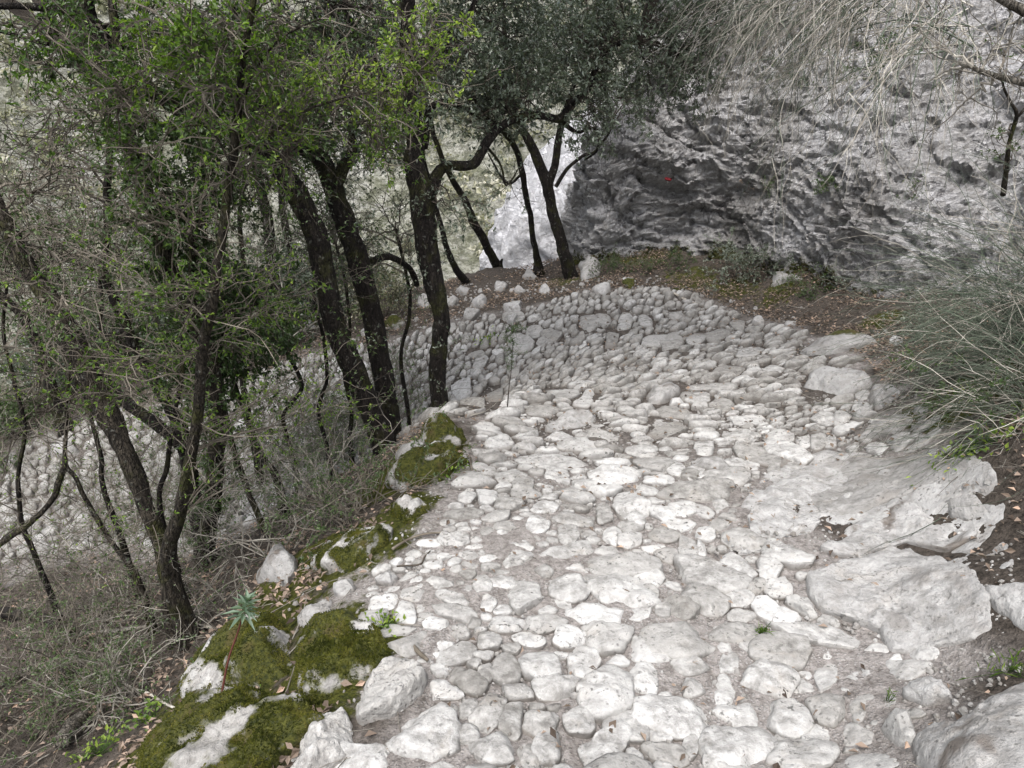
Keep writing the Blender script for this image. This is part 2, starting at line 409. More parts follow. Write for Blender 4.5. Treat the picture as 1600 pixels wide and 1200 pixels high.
def far_h(x, y):
    r = np.hypot(x, y)
    rr = [0, 12, 16, 24, 34, 45, 60, 90, 150, 300]
    zz = [-3, -4.5, -8, -14, -20, -22, -13, 9, 46, 120]
    z = np.interp(r, rr, zz) + 5.0 * fbm(xyz(x * 0.02, y * 0.02, 3.3), 4) * np.clip((r - 14) / 30, 0, 1) + 1.2 * fbm(xyz(x * 0.12, y * 0.12), 3) * np.clip((r - 14) / 20, 0, 1)
    right = 1.5 + 0.75 * np.clip(x - 6, 0, 200) + 0.03 * np.clip(-y, 0, 300) + 2 * fbm(xyz(x * 0.05, y * 0.05), 3)
    k = sstep(2, 14, x - 0.35 * np.clip(y - 8, 0, 100))
    back = 2.0 + 0.3 * np.clip(-y, 0, 200) + 0.2 * x
    z = z * (1 - k) + right * k
    kb = sstep(2, 14, -y - 0.1 * np.clip(-x - 6, 0, 100))
    return z * (1 - kb) + back * kb
def hit(u, v, dz=0.0):
    u = np.atleast_1d(np.asarray(u, float)); v = np.atleast_1d(np.asarray(v, float))
    d = ray(u, v); t = np.arange(0.8, 22, 0.02)
    P = CAM + d[:, None, :] * t[None, :, None]
    g = P[..., 2] - H(P[..., 0], P[..., 1]) - dz
    neg = g < 0
    k = np.where(neg.any(1), neg.argmax(1), len(t) - 1)
    k0 = np.clip(k - 1, 0, None); i = np.arange(len(u))
    g0 = g[i, k0]; g1 = g[i, k]; f = np.where(np.abs(g0 - g1) > 1e-9, g0 / (g0 - g1 + 1e-12), 0); f = np.clip(f, 0, 1)
    tt = t[k0] + f * 0.02
    return CAM + d * tt[:, None]
def pxpoly(pts, dz=0.0):
    p = np.array(pts, float); return hit(p[:, 0], p[:, 1], dz)[:, :2]
def inpoly(poly, x, y):
    x = np.asarray(x, float); y = np.asarray(y, float); c = np.zeros(x.shape, bool); n = len(poly); j = n - 1
    for i in range(n):
        xi, yi = poly[i]; xj, yj = poly[j]
        c ^= ((yi > y) != (yj > y)) & (x < (xj - xi) * (y - yi) / (yj - yi + 1e-12) + xi); j = i
    return c
def polydist(poly, x, y):
    d = np.full(np.shape(x), 1e9); n = len(poly)
    for i in range(n):
        a = poly[i]; b = poly[(i + 1) % n]; ab = b - a
        t = np.clip(((x - a[0]) * ab[0] + (y - a[1]) * ab[1]) / (ab @ ab + 1e-12), 0, 1)
        d = np.minimum(d, np.hypot(x - a[0] - t * ab[0], y - a[1] - t * ab[1]))
    return d
def signed(poly, x, y):
    d = polydist(poly, x, y); return np.where(inpoly(poly, x, y), -d, d)

# paved parts of the trail (plan), first the near leg with its bend, then the lower leg
PATH1 = pxpoly([(560, 1290), (650, 1190), (680, 1050), (590, 960), (570, 905), (690, 840), (735, 760), (745, 700), (775, 655), (700, 645), (640, 590), (590, 545), (740, 500), (850, 480), (930, 458), (1060, 457),
                (1140, 490), (1210, 515), (1290, 545), (1335, 590), (1350, 640), (1440, 655), (1440, 700), (1330, 725), (1240, 730), (1170, 770), (1165, 830), (1260, 860), (1270, 930), (1330, 985), (1400, 1030),
                (1430, 1110), (1440, 1200), (1440, 1290)])
PATH2 = pxpoly([(700, 640), (645, 595), (590, 548), (520, 552), (450, 572), (380, 600), (300, 625), (130, 665), (0, 725), (-160, 790), (-160, 930), (0, 885), (220, 850), (400, 815), (560, 725), (640, 675)])
SOIL = pxpoly([(400, 1290), (560, 1150), (560, 1000), (520, 900), (620, 820), (700, 740), (740, 660), (640, 640), (560, 620), (520, 545), (650, 480), (740, 440), (850, 440), (1060, 440), (1250, 480), (1400, 520),
               (1470, 640), (1540, 730), (1560, 850), (1600, 1000), (1640, 1290)])

# ------------------------------------------------------------------ ground sheet
def build_ground():
    xs = np.concatenate([np.arange(-13, -6, 0.10), np.arange(-6, -2.4, 0.045), np.arange(-2.4, 3.0, 0.022), np.arange(3.0, 5.0, 0.05), np.arange(5.0, 9.01, 0.15)])
    ys = np.concatenate([np.arange(-4, 0.6, 0.15), np.arange(0.6, 4.5, 0.018), np.arange(4.5, 9.0, 0.032), np.arange(9.0, 14.5, 0.08)])
    X, Y = np.meshgrid(xs, ys); Z = H(X, Y)
    d1 = signed(PATH1, X, Y); d2 = signed(PATH2, X, Y); dso = signed(SOIL, X, Y)
    dp = np.minimum(d1, d2)
    path = (1 - .55 * sstep(5.2, 7.0, Y)) * (1 - .88 * sstep(2.4, 4.2, Y) * sstep(.1, -.1, d1) - .45 * sstep(.1, -.1, d2) * (d1 > 0)) * sstep(0.15, -0.1, np.maximum(dp - 0.12, np.minimum(dso, dp - .12) ) + 0.35 * fbm(xyz(X * 2.2, Y * 2.2, 1.0), 4))  # soil among cobbles darkened round the bend: gap shadow painted in
    rough = sstep(-0.05, 0.5, np.minimum(dp, dso))
    Z = Z + fbm(xyz(X * 1.5, Y * 1.5, 5), 4) * (0.03 + 0.10 * rough) + 0.028 * fbm(xyz(X * 9, Y * 9, 2), 4) * (0.35 + rough)
    # soil heaped in drifts between stones
    Z = Z + 0.012 * fbm(xyz(X * 5, Y * 5, 9), 3) * (1 - rough)
    m = np.zeros_like(X)
    for u, v, r in [(640, 720, .45), (560, 850, .40), (480, 880, .3), (640, 790, .2), (1000, 400, .8), (1080, 440, .7), (1220, 460, .5), (880, 440, .6), (1150, 450, .6), (420, 940, .35), (1380, 500, .25), (1500, 620, .4), (380, 1010, .5), (540, 1000, .35), (300, 1150, .5), (470, 1110, .3)]:
        c = hit(u, v)[0]; m = np.maximum(m, (0.95 if r < .42 or u < 700 else .62) * np.exp(-((X - c[0]) ** 2 + (Y - c[1]) ** 2) / r ** 2 * 1.2))
    m = m * (1 - 0.8 * sstep(0.0, -0.15, dp))
    ny, nx = X.shape
    idx = np.arange(nx * ny).reshape(ny, nx)
    Q = np.stack([idx[:-1, :-1], idx[:-1, 1:], idx[1:, 1:], idx[1:, :-1]], -1).reshape(-1, 4)
    V = np.stack([X, Y, Z], -1).reshape(-1, 3)
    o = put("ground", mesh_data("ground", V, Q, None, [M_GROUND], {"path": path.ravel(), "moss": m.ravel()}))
    tag(o, kind="structure")
build_ground()

def build_far():
    rs = np.concatenate([np.linspace(10.5, 20, 24), np.linspace(20, 100, 130)[1:], np.linspace(100, 300, 40)[1:]])
    th = np.linspace(0, 2 * math.pi, 721)[:-1]
    R, T = np.meshgrid(rs, th); X = R * np.sin(T); Y = R * np.cos(T)
    Z = far_h(X, Y)
    inside = (X > GX0 - .0) & (X < GX1) & (Y > GY0) & (Y < GY1)
    Hn = H(np.clip(X, GX0, GX1), np.clip(Y, GY0, GY1))
    dout = np.hypot(np.clip(np.maximum(GX0 - X, X - GX1), 0, None), np.clip(np.maximum(GY0 - Y, Y - GY1), 0, None))
    k = sstep(0, 7, dout)
    Z = (Hn - 0.02) * (1 - k) + Z * k
    Z = np.where(inside, Hn - 0.9 * sstep(0, 1.2, np.minimum(np.minimum(X - GX0, GX1 - X), np.minimum(Y - GY0, GY1 - Y))) - 0.04, Z)
    ny, nx = X.shape; idx = np.arange(nx * ny).reshape(ny, nx); nxt = np.roll(idx, -1, 0)
    Q = np.stack([idx[:, :-1], nxt[:, :-1], nxt[:, 1:], idx[:, 1:]], -1).reshape(-1, 4)
    o = put("hillside", mesh_data("hillside", np.stack([X, Y, Z], -1).reshape(-1, 3), Q[:, ::-1], None, [M_HILL]))
    tag(o, kind="structure")
build_far()

# ------------------------------------------------------------------ leaves, tubes, growth
def unit(a): return a / (np.linalg.norm(a, axis=-1, keepdims=True) + 1e-12)
def leaves(acc, P, D, Nn, L, W, tint, mi=0, fold=0.25):
    """folded leaf blades: base, two sides, tip"""
    n = len(P); D = unit(D); S = unit(np.cross(D, Nn)); Nn = unit(np.cross(S, D))
    L = np.broadcast_to(L, (n,))[:, None]; W = np.broadcast_to(W, (n,))[:, None]
    V = np.stack([P, P + D * L * .45 + S * W * .5 + Nn * W * fold, P + D * L - Nn * L * .12, P + D * L * .45 - S * W * .5 + Nn * W * fold], 1)
    i = np.arange(n)[:, None] * 4
    T = np.concatenate([i + [0, 1, 2], i + [0, 2, 3]])
    acc.add(V.reshape(-1, 3), None, T, mi, tint=np.repeat(np.broadcast_to(tint, (n,)), 4))
def tubes(acc, P, R, sides=4, mi=0, tint=0.0, cap=False):
    """P (n,k,3), R (n,k)"""
    n, k, _ = P.shape
    T = np.gradient(P, axis=1); T = unit(T)
    ref = np.where(np.abs(T[:, :1, 2:3]) > 0.9, np.array([1.0, 0, 0]), np.array([0, 0, 1.0]))
    ref = np.broadcast_to(ref, T.shape)
    A = unit(np.cross(T, ref)); B = np.cross(T, A)
    an = np.arange(sides) * 2 * math.pi / sides
    V = P[:, :, None, :] + R[:, :, None, None] * (np.cos(an)[None, None, :, None] * A[:, :, None, :] + np.sin(an)[None, None, :, None] * B[:, :, None, :])
    i = (np.arange(n)[:, None, None] * k + np.arange(k - 1)[None, :, None]) * sides; s = np.arange(sides)[None, None, :]; s2 = (s + 1) % sides
    Q = np.stack([i + s, i + s2, i + sides + s2, i + sides + s], -1).reshape(-1, 4)
    tt = np.repeat(np.broadcast_to(tint, (n,)), k * sides)
    acc.add(V.reshape(-1, 3), Q, None, mi, tint=tt)
def wander(S, D, L, K=6, wob=0.25, droop=0.0):
    n = len(S); D = unit(D); P = [S]; d = D; L = np.broadcast_to(L, (n,))[:, None]
    for k in range(K - 1):
        d = unit(d + rng.normal(size=(n, 3)) * wob + np.array([0, 0, -droop]))
        P.append(P[-1] + d * L / (K - 1))
    return np.stack(P, 1)
def spawn(P, nchild, ang=0.8, t0=0.25, t1=1.0):
    """child starts and directions from polylines P (n,k,3)"""
    n, k, _ = P.shape
    pi = np.repeat(np.arange(n), nchild); t = rng.uniform(t0, t1, len(pi)) * (k - 1.001)
    i = t.astype(int); f = (t - i)[:, None]
    S = P[pi, i] * (1 - f) + P[pi, i + 1] * f; T = unit(P[pi, i + 1] - P[pi, i])
    r = unit(np.cross(T, rng.normal(size=T.shape)))
    D = unit(T * math.cos(ang) + r * math.sin(ang) + rng.normal(size=T.shape) * 0.15)
    return S, D, pi, t / (k - 1)
def rough_line(pts, per=6, wob=0.02):
    """smooth curve through points (k,3) with small random crookedness"""
    pts = np.asarray(pts, float); k = len(pts); out = []
    ext = np.vstack([2 * pts[0] - pts[1], pts, 2 * pts[-1] - pts[-2]])
    for i in range(k - 1):
        p0, p1, p2, p3 = ext[i], ext[i + 1], ext[i + 2], ext[i + 3]
        for j in range(per):
            t = j / per
            out.append(0.5 * ((2 * p1) + (-p0 + p2) * t + (2 * p0 - 5 * p1 + 4 * p2 - p3) * t * t + (-p0 + 3 * p1 - 3 * p2 + p3) * t ** 3))
    out.append(pts[-1]); out = np.array(out)
    if wob:
        s = np.cumsum(np.r_[0, np.linalg.norm(np.diff(out, axis=0), axis=1)])
        off = np.stack([fbm(xyz(s * 2.5, c * 7.7, random.random() * 50), 3) for c in range(3)], -1)
        off[0] = 0
        out = out + off * wob
    return out
def limb(acc, pts, rad, sides=14, per=6, wob=0.02, mi=0, knob=0.12, flare=False):
    """pts (k,3), rad (k,) -> one knobbly tapering tube; returns centre line"""
    P = rough_line(pts, per, wob); k = len(pts)
    r = np.interp(np.linspace(0, k - 1, len(P)), np.arange(k), rad)
    if flare: r = r * (1 + 0.55 * np.exp(-np.linspace(0, 1, len(P)) * 14))
    T = unit(np.gradient(P, axis=0)); A = np.zeros_like(T); a = unit(np.cross(T[0], [0.3, 0.9, 0.1]))
    for i in range(len(T)):
        a = unit(a - T[i] * (a @ T[i])); A[i] = a
    B = np.cross(T, A); an = np.arange(sides) * 2 * math.pi / sides
    Dv = np.cos(an)[None, :, None] * A[:, None, :] + np.sin(an)[None, :, None] * B[:, None, :]
    V0 = P[:, None, :] + Dv * r[:, None, None]
    s = 1 + knob * 1.6 * fbm(V0 * 7.0, 3) + knob * 1.2 * fbm(V0 * np.array([26, 26, 11]), 3)
    if flare: s = s + 0.35 * np.exp(-np.linspace(0, 1, len(P)) * 12)[:, None] * np.cos(an * 3 + 1)[None, :]
    V = P[:, None, :] + Dv * (r[:, None] * s)[..., None]
    n = len(P); i = np.arange(n - 1)[:, None] * sides; q = np.arange(sides)[None, :]; q2 = (q + 1) % sides
    Q = np.stack([i + q, i + q2, i + sides + q2, i + sides + q], -1).reshape(-1, 4)
    V = np.concatenate([V.reshape(-1, 3), P[-1:] + T[-1:] * r[-1] * .7, P[:1]])
    e = (n - 1) * sides; tp = n * sides
    Tt = np.stack([e + np.arange(sides), e + (np.arange(sides) + 1) % sides, np.full(sides, tp)], -1)
    Tb = np.stack([(np.arange(sides) + 1) % sides, np.arange(sides), np.full(sides, tp + 1)], -1)
    acc.add(V, Q, np.concatenate([Tt, Tb]), mi, tint=0.0)
    return P, r

# ------------------------------------------------------------------ stones
def stone_geo(poly, hgt, na=36, nr=12, rough=0.10, boxy=0.7, sink=0.05, tilt=0.08, dz=0.0, seed=0, smooth=2, tang=None, plan=0.0, facets=5):
    """poly (n,2) outline in plan -> dome-like stone resting in the ground. returns V, Q, T, edge, centre"""
    c = poly.mean(0)
    th = np.arange(na) * 2 * math.pi / na; r = np.zeros(na); dx, dy = np.cos(th), np.sin(th)
    for k in range(len(poly)):
        a = poly[k] - c; b = poly[(k + 1) % len(poly)] - c; e = b - a
        den = dx * e[1] - dy * e[0]; den = np.where(np.abs(den) < 1e-9, 1e-9, den)
        t = (a[0] * e[1] - a[1] * e[0]) / den; s = (a[0] * dy - a[1] * dx) / den
        ok = (t > 0) & (s >= -1e-6) & (s <= 1 + 1e-6); r = np.where(ok, np.maximum(r, t), r)
    r = np.where(r <= 0, r.max() * .5, r)
    for _ in range(smooth): r = (np.roll(r, 1) + 2 * r + np.roll(r, -1)) / 4
    size = r.mean()
    r = r * (1 + 0.16 * rough * 5 * pnoise(np.stack([dx * 1.6 + seed * 3.1, dy * 1.6, 0 * dx + seed], -1)))
    phi = np.linspace(0, math.radians(112), nr + 1)[1:]
    rho = np.sin(phi) ** 0.85; zz = np.sign(np.cos(phi)) * np.abs(np.cos(phi)) ** boxy
    X = c[0] + dx[None, :] * r[None, :] * rho[:, None]; Y = c[1] + dy[None, :] * r[None, :] * rho[:, None]
    lo = max(sink, 0.3 * hgt)
    Zl = np.where(zz > 0, zz * hgt, zz * lo * 2.4)[:, None] + 0 * X
    ta = seed * 12.9898 if tang is None else tang; Zl = Zl + tilt * ((X - c[0]) * math.cos(ta) + (Y - c[1]) * math.sin(ta))
    X = np.r_[X.ravel(), c[0]]; Y = np.r_[Y.ravel(), c[1]]; Zl = np.r_[Zl.ravel(), hgt]
    # local ground plane (or the ground itself for big slabs)
    e = 0.06; g0 = float(H(c[0], c[1])); gx = float(H(c[0] + e, c[1]) - H(c[0] - e, c[1])) / (2 * e); gy = float(H(c[0], c[1] + e) - H(c[0], c[1] - e)) / (2 * e)
    base = g0 + gx * (X - c[0]) + gy * (Y - c[1])
    if size > 0.14: base = H(X, Y)
    V = np.stack([X, Y, base + Zl + dz], -1)
    cc = np.array([c[0], c[1], g0 - size * 0.2])
    nrm = unit((V - cc) * np.array([1, 1, 1.6]))
    f = 0.55 / size; sd = seed * 5.37
    rs = np.random.default_rng(int(abs(seed) * 1000) + 5)
    for _ in range(facets):
        fn = rs.normal(size=3); fn[2] = abs(fn[2]) * .9 + .05; fn /= np.linalg.norm(fn)
        dt = (V - cc) @ fn; lim = dt.max() * rs.uniform(.62, .88); V = V - fn * (np.clip(dt - lim, 0, None) * .9)[:, None]
    amp = rough * size
    W1, W2, _ = worley(V * f * 1.7 + sd)
    d = amp * (1.1 * fbm(V * f + sd, 2) + 0.8 * (0.55 - W1)) + amp * 0.75 * fbm(V * f * 3.5 + sd, 3) + min(0.009, amp * .45) * fbm(V * 38, 3)
    V = V + nrm * d[:, None]
    i = np.arange(nr - 1)[:, None] * na; q = np.arange(na)[None, :]; q2 = (q + 1) % na
    Q = np.stack([i + q, i + na + q, i + na + q2, i + q2], -1).reshape(-1, 4)
    T = np.stack([np.full(na, nr * na), np.arange(na), (np.arange(na) + 1) % na], -1)
    hh = np.clip(Zl / max(hgt, 1e-3), 0, 1)
    edge = sstep(0.42 + .45 * float(sstep(2.5, 4.5, c[1])), 0.0, hh)  # soil stain, taken higher at the bend to paint shade between stones
    return V, Q, T, edge, np.array([c[0], c[1], g0]), size

def ellipse_poly(c, a, b, ang, n=9, jit=0.14):
    th = np.arange(n) * 2 * math.pi / n + random.random(); k = 1 + rng.uniform(-jit, jit, n)
    x = a * np.cos(th) * k; y = b * np.sin(th) * k
    return np.stack([c[0] + x * math.cos(ang) - y * math.sin(ang), c[1] + x * math.sin(ang) + y * math.cos(ang)], -1)
# ------------------------------------------------------------------ single stones: bedrock slabs, boulders, loose rocks
HERO_POLYS = []
def stone_thing(name, label, cat, pts, hgt, mat, group=None, na=64, nr=22, rough=0.12, boxy=0.6, sink=0.05, dz=0.0, seed=0, smooth=1, moss=None, fuzz=0, tilt=0.0, block=True, facets=6, detail=0.0):
    """pts: outline in photograph pixels, laid on the ground"""
    poly = pxpoly(pts, hgt * 0.45)
    if block: HERO_POLYS.append(poly)
    V, Q, T, edge, c, size = stone_geo(poly, hgt, na, nr, rough, boxy, sink, tilt, dz, seed, smooth, facets=facets)
    if detail:
        V = V + np.array([0, 0, 1.0]) * (detail * (fbm(V * 6.5 + seed, 5) - .6 * np.abs(fbm(V * 3.1 + seed, 3))))[:, None]
    ms = np.zeros(len(V))
    if mat is M_SLAB and size > .14: edge = np.clip(edge + 1.5 * (sstep(.14, .45, fbm(V * np.array([7.0, 7.0, 12]) + seed, 5))), 0, 1.7)
    if moss is not None:
        ms = moss(V) if callable(moss) else np.full(len(V), float(moss))
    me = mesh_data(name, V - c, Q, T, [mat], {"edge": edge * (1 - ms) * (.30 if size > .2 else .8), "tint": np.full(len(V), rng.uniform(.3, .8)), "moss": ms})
    o = put(name, me, None, c); tag(o, label, cat, group)
    if fuzz:
        mm = ms + 0.45 * fbm(V * 9.0, 3)
        ok = np.where((mm > 0.5))[0]
        ok = ok[ok < na * int(nr * 0.8)] if len(ok) else ok
        if len(ok):
            tri = Q[np.isin(Q[:, 0], ok)]
            k = rng.integers(0, len(tri), fuzz); a, b = rng.random((2, fuzz, 1))
            P = (V[tri[k, 0]] * (1 - a) + V[tri[k, 1]] * a) * (1 - b) + (V[tri[k, 3]] * (1 - a) + V[tri[k, 2]] * a) * b
            nrm = unit(np.cross(V[tri[k, 1]] - V[tri[k, 0]], V[tri[k, 3]] - V[tri[k, 0]]))
            nrm = nrm * np.sign(nrm[:, 2:3] + 1e-6)
            acc = Acc()
            D = unit(nrm + rng.normal(size=P.shape) * 0.55)
            tn = np.clip(0.45 + 1.0 * fbm(P * 14, 3) + rng.normal(size=fuzz) * .15, 0, 1)
            leaves(acc, P - nrm * .002 - c, D, rng.normal(size=P.shape), rng.uniform(.006, .014, fuzz), rng.uniform(.003, .005, fuzz), tn)
            put("moss", acc.build("moss", [M_MOSS], smooth=False), o)
    return o
def C9(l): return [(1000 + x / 2.6667, 750 + y / 2.6667) for x, y in l]
def C6(l): return [(1000 + x / 2.6667, 400 + y / 2.6667) for x, y in l]
def C8(l): return [(500 + x / 2.6667, 750 + y / 2.6667) for x, y in l]
def C5(l): return [(500 + x / 2.6667, 400 + y / 2.6667) for x, y in l]
SLG = "bedrock slabs showing through the right side of the path"
stone_thing("bedrock_slab", "largest smooth pale bedrock slab with dark lichen pits, right of the cobbles", "rock slab",
    C9([(690, 400), (830, 325), (1000, 295), (1120, 265), (1290, 340), (1400, 380), (1460, 560), (1480, 620), (1400, 655), (1310, 675), (1180, 695), (1050, 705), (1000, 610), (850, 565), (770, 540), (700, 470)]),
    0.045, M_SLAB, SLG, 140, 56, 0.10, 0.36, seed=3, smooth=0, facets=0, detail=.035)
stone_thing("bedrock_slab", "long low dusty bedrock slab between the cobbles and the leaf litter, above the largest slab", "rock slab",
    C9([(450, 150), (520, 40), (640, -40), (860, -75), (900, 20), (860, 110), (760, 160), (690, 240), (560, 240), (460, 220)]), 0.028, M_SLAB, SLG, 120, 46, 0.09, 0.4, seed=5, smooth=0, facets=0, detail=.045)
stone_thing("bedrock_slab", "flat cracked bedrock slab directly above the largest slab on the right of the path", "rock slab",
    C9([(740, 285), (960, 125), (1060, 80), (1170, 125), (1330, 160), (1400, 235), (1280, 290), (1130, 255), (1000, 285), (840, 310)]), 0.038, M_SLAB, SLG, 120, 46, 0.10, 0.4, seed=6, smooth=0, facets=0, detail=.045)
stone_thing("bedrock_slab", "small squarish pale slab at the edge of the dark leaf litter on the right", "rock slab",
    C9([(1270, 60), (1360, 35), (1440, 70), (1455, 130), (1380, 160), (1300, 140)]), 0.05, M_SLAB, SLG, 60, 18, 0.10, 0.5, seed=7)
stone_thing("bedrock_slab", "bluish white bedrock block filling the bottom right corner of the photo", "rock slab",
    C9([(1160, 1060), (1205, 1010), (1350, 985), (1480, 900), (1620, 850), (1760, 830), (1900, 1300), (1500, 1500), (1180, 1400)]), 0.075, M_SLAB, SLG, 140, 50, 0.09, 0.45, seed=8, smooth=0, facets=0, detail=.04)
stone_thing("bedrock_slab", "grey slab cut by the right photo edge, just above the bottom right corner block", "rock slab",
    C9([(1430, 465), (1530, 430), (1720, 415), (1800, 620), (1650, 640), (1560, 590), (1480, 530)]), 0.045, M_SLAB, SLG, 100, 36, 0.10, 0.5, seed=9, smooth=0, facets=0, detail=.04)
stone_thing("bedrock_slab", "broad pale slab half sunk in soil, uppermost of the dusty slabs", "rock slab",
    C6([(700, 1000), (760, 900), (900, 830), (1180, 815), (1400, 850), (1330, 930), (1180, 960), (1050, 1010), (900, 1080), (760, 1070)]), 0.030, M_SLAB, SLG, 120, 46, 0.06, 0.4, seed=10, smooth=1, facets=0, detail=.03, sink=.14)
def mnoise_(b): return lambda V: np.clip(b + .8 * fbm(V * 5, 3), 0, 1)
stone_thing("bedrock_sheet", "low dusty bedrock sheet, nearly flush with the soil, joining the slabs on the right", "rock slab",
    [(1155, 870), (1150, 800), (1190, 740), (1290, 700), (1480, 690), (1570, 780), (1580, 900), (1540, 930), (1400, 880), (1280, 860), (1220, 850)], 0.010, M_SLAB, SLG, 140, 60, 0.05, 0.30, seed=12, smooth=0, facets=0, detail=.035, dz=-.004, sink=.12)
def mside(px, r):
    c = hit(*px)[0]
    return lambda V: np.clip(1.1 - np.hypot(V[:, 0] - c[0], V[:, 1] - c[1]) / r, 0, 1)
for k, (pts, h, lab, ms, sd) in enumerate([
    (C6([(670, 540), (700, 480), (800, 445), (900, 445), (970, 480), (960, 540), (830, 580), (700, 590)]), .10, "large domed pale rock on the right side of the path below the mossy outcrop", None, 21),
    (C6([(960, 590), (980, 530), (1040, 515), (1090, 560), (1080, 610), (1010, 625)]), .10, "rounded whitish rock beside the large domed rock at the foot of the right shrub", None, 22),
    (C6([(650, 380), (700, 330), (820, 312), (960, 315), (1000, 350), (900, 400), (760, 420), (670, 410)]), .08, "flat rock with two dark moss patches at the far right border of the paving", mside((1320, 535), .28), 23),
    (C6([(530, 110), (545, 60), (600, 38), (680, 50), (690, 90), (620, 110), (570, 125)]), .16, "pale boulder sitting in moss at the foot of the cliff", None, 24),
    (C6([(850, 740), (960, 680), (1100, 640), (1160, 660), (1120, 720), (1000, 750), (900, 770)]), .06, "long light slab above small loose stones near the right shrub", None, 25),
    (C9([(585, 480), (640, 455), (720, 480), (770, 540), (720, 575), (650, 545)]), .055, "cream coloured rounded stone touching the left corner of the largest slab", None, 26),
    (C9([(1000, 1030), (1040, 955), (1120, 965), (1165, 1040), (1140, 1110), (1060, 1080)]), .09, "loose angular block with a dark underside next to the bottom right corner block", None, 27),
    (C9([(145, 880), (170, 830), (220, 815), (275, 855), (285, 895), (200, 905)]), .05, "very white loose cobble lying on top of the paving at the bottom centre", None, 28),
    (C9([(1090, 870), (1110, 820), (1200, 825), (1300, 850), (1350, 900), (1250, 935), (1150, 925)]), .07, "low saddle shaped rock between the largest slab and the bottom right corner block", None, 29),
    (C8([(225, 405), (260, 365), (300, 355), (335, 400), (330, 420), (260, 420)]), .07, "pointed loose stone with a dark underside on bare soil left of the path", None, 30),
    ([(400, 925), (408, 880), (430, 850), (450, 860), (472, 885), (440, 925), (415, 925)], .13, "upright triangular grey rock on the bank above the spurge plant", None, 31),
    ([(520, 920), (525, 895), (540, 890), (555, 905), (552, 925), (532, 930)], .07, "small grey stone leaning on the mossy bank left of the path", None, 32),
    ([(455, 975), (480, 945), (515, 930), (530, 945), (505, 975), (475, 985)], .06, "flat greyish slab lying above the mossy boulders", None, 33),
    ([(620, 720), (630, 690), (660, 680), (680, 690), (670, 710), (640, 725)], .10, "bare cream rock wedged against the foot of the central tree", None, 34),
    ([(598, 470), (605, 440), (640, 430), (665, 440), (660, 465), (625, 475)], .17, "grey boulder in shade behind the central trunks beyond the bend", None, 35),
    ([(645, 475), (650, 460), (672, 458), (678, 474), (660, 482)], .10, "small white rock just right of the shaded boulder beyond the bend", None, 36),
    ([(725, 432), (735, 424), (790, 420), (792, 430), (760, 438), (730, 440)], .10, "flat grey ledge rock between the two thin trunks at the brink", None, 37),
    ([(768, 448), (778, 436), (795, 440), (790, 450), (775, 452)], .08, "small light stone under the flat ledge rock at the brink", None, 38),
    ([(900, 430), (905, 402), (925, 395), (940, 410), (935, 432), (915, 436)], .16, "white rock between the forked tree and the cliff foot", None, 39),
    ([(785, 480), (790, 468), (815, 470), (820, 485), (800, 490)], .09, "squarish stone at the outer rim of the bend", None, 40),
    ([(788, 504), (795, 488), (812, 488), (818, 500), (805, 508)], .07, "pale stone just below the squarish stone at the outer rim of the bend", None, 41),
    ([(930, 640), (860, 650), (830, 662), (850, 672), (900, 668), (950, 655)], .07, "long flat kerb stone along the inner lip of the bend", None, 42),
    ([(1060, 590), (1010, 610), (1000, 630), (1030, 635), (1060, 612)], .08, "tilted grey kerb stone at the right end of the inner lip of the bend", None, 43),
    ([(1140, 715), (1080, 712), (1060, 722), (1100, 735), (1150, 735)], .05, "wide flat pale stone in the middle of the path halfway down", None, 44)]):
    nm = "boulder" if h > .15 else "rock"
    stone_thing(nm, lab, "boulder" if nm == "boulder" else "rock", pts, h, M_SLAB if k not in (5, 6, 7) else M_STONE, None, 56, 18, 0.17, 0.7, seed=sd, moss=ms, facets=12)

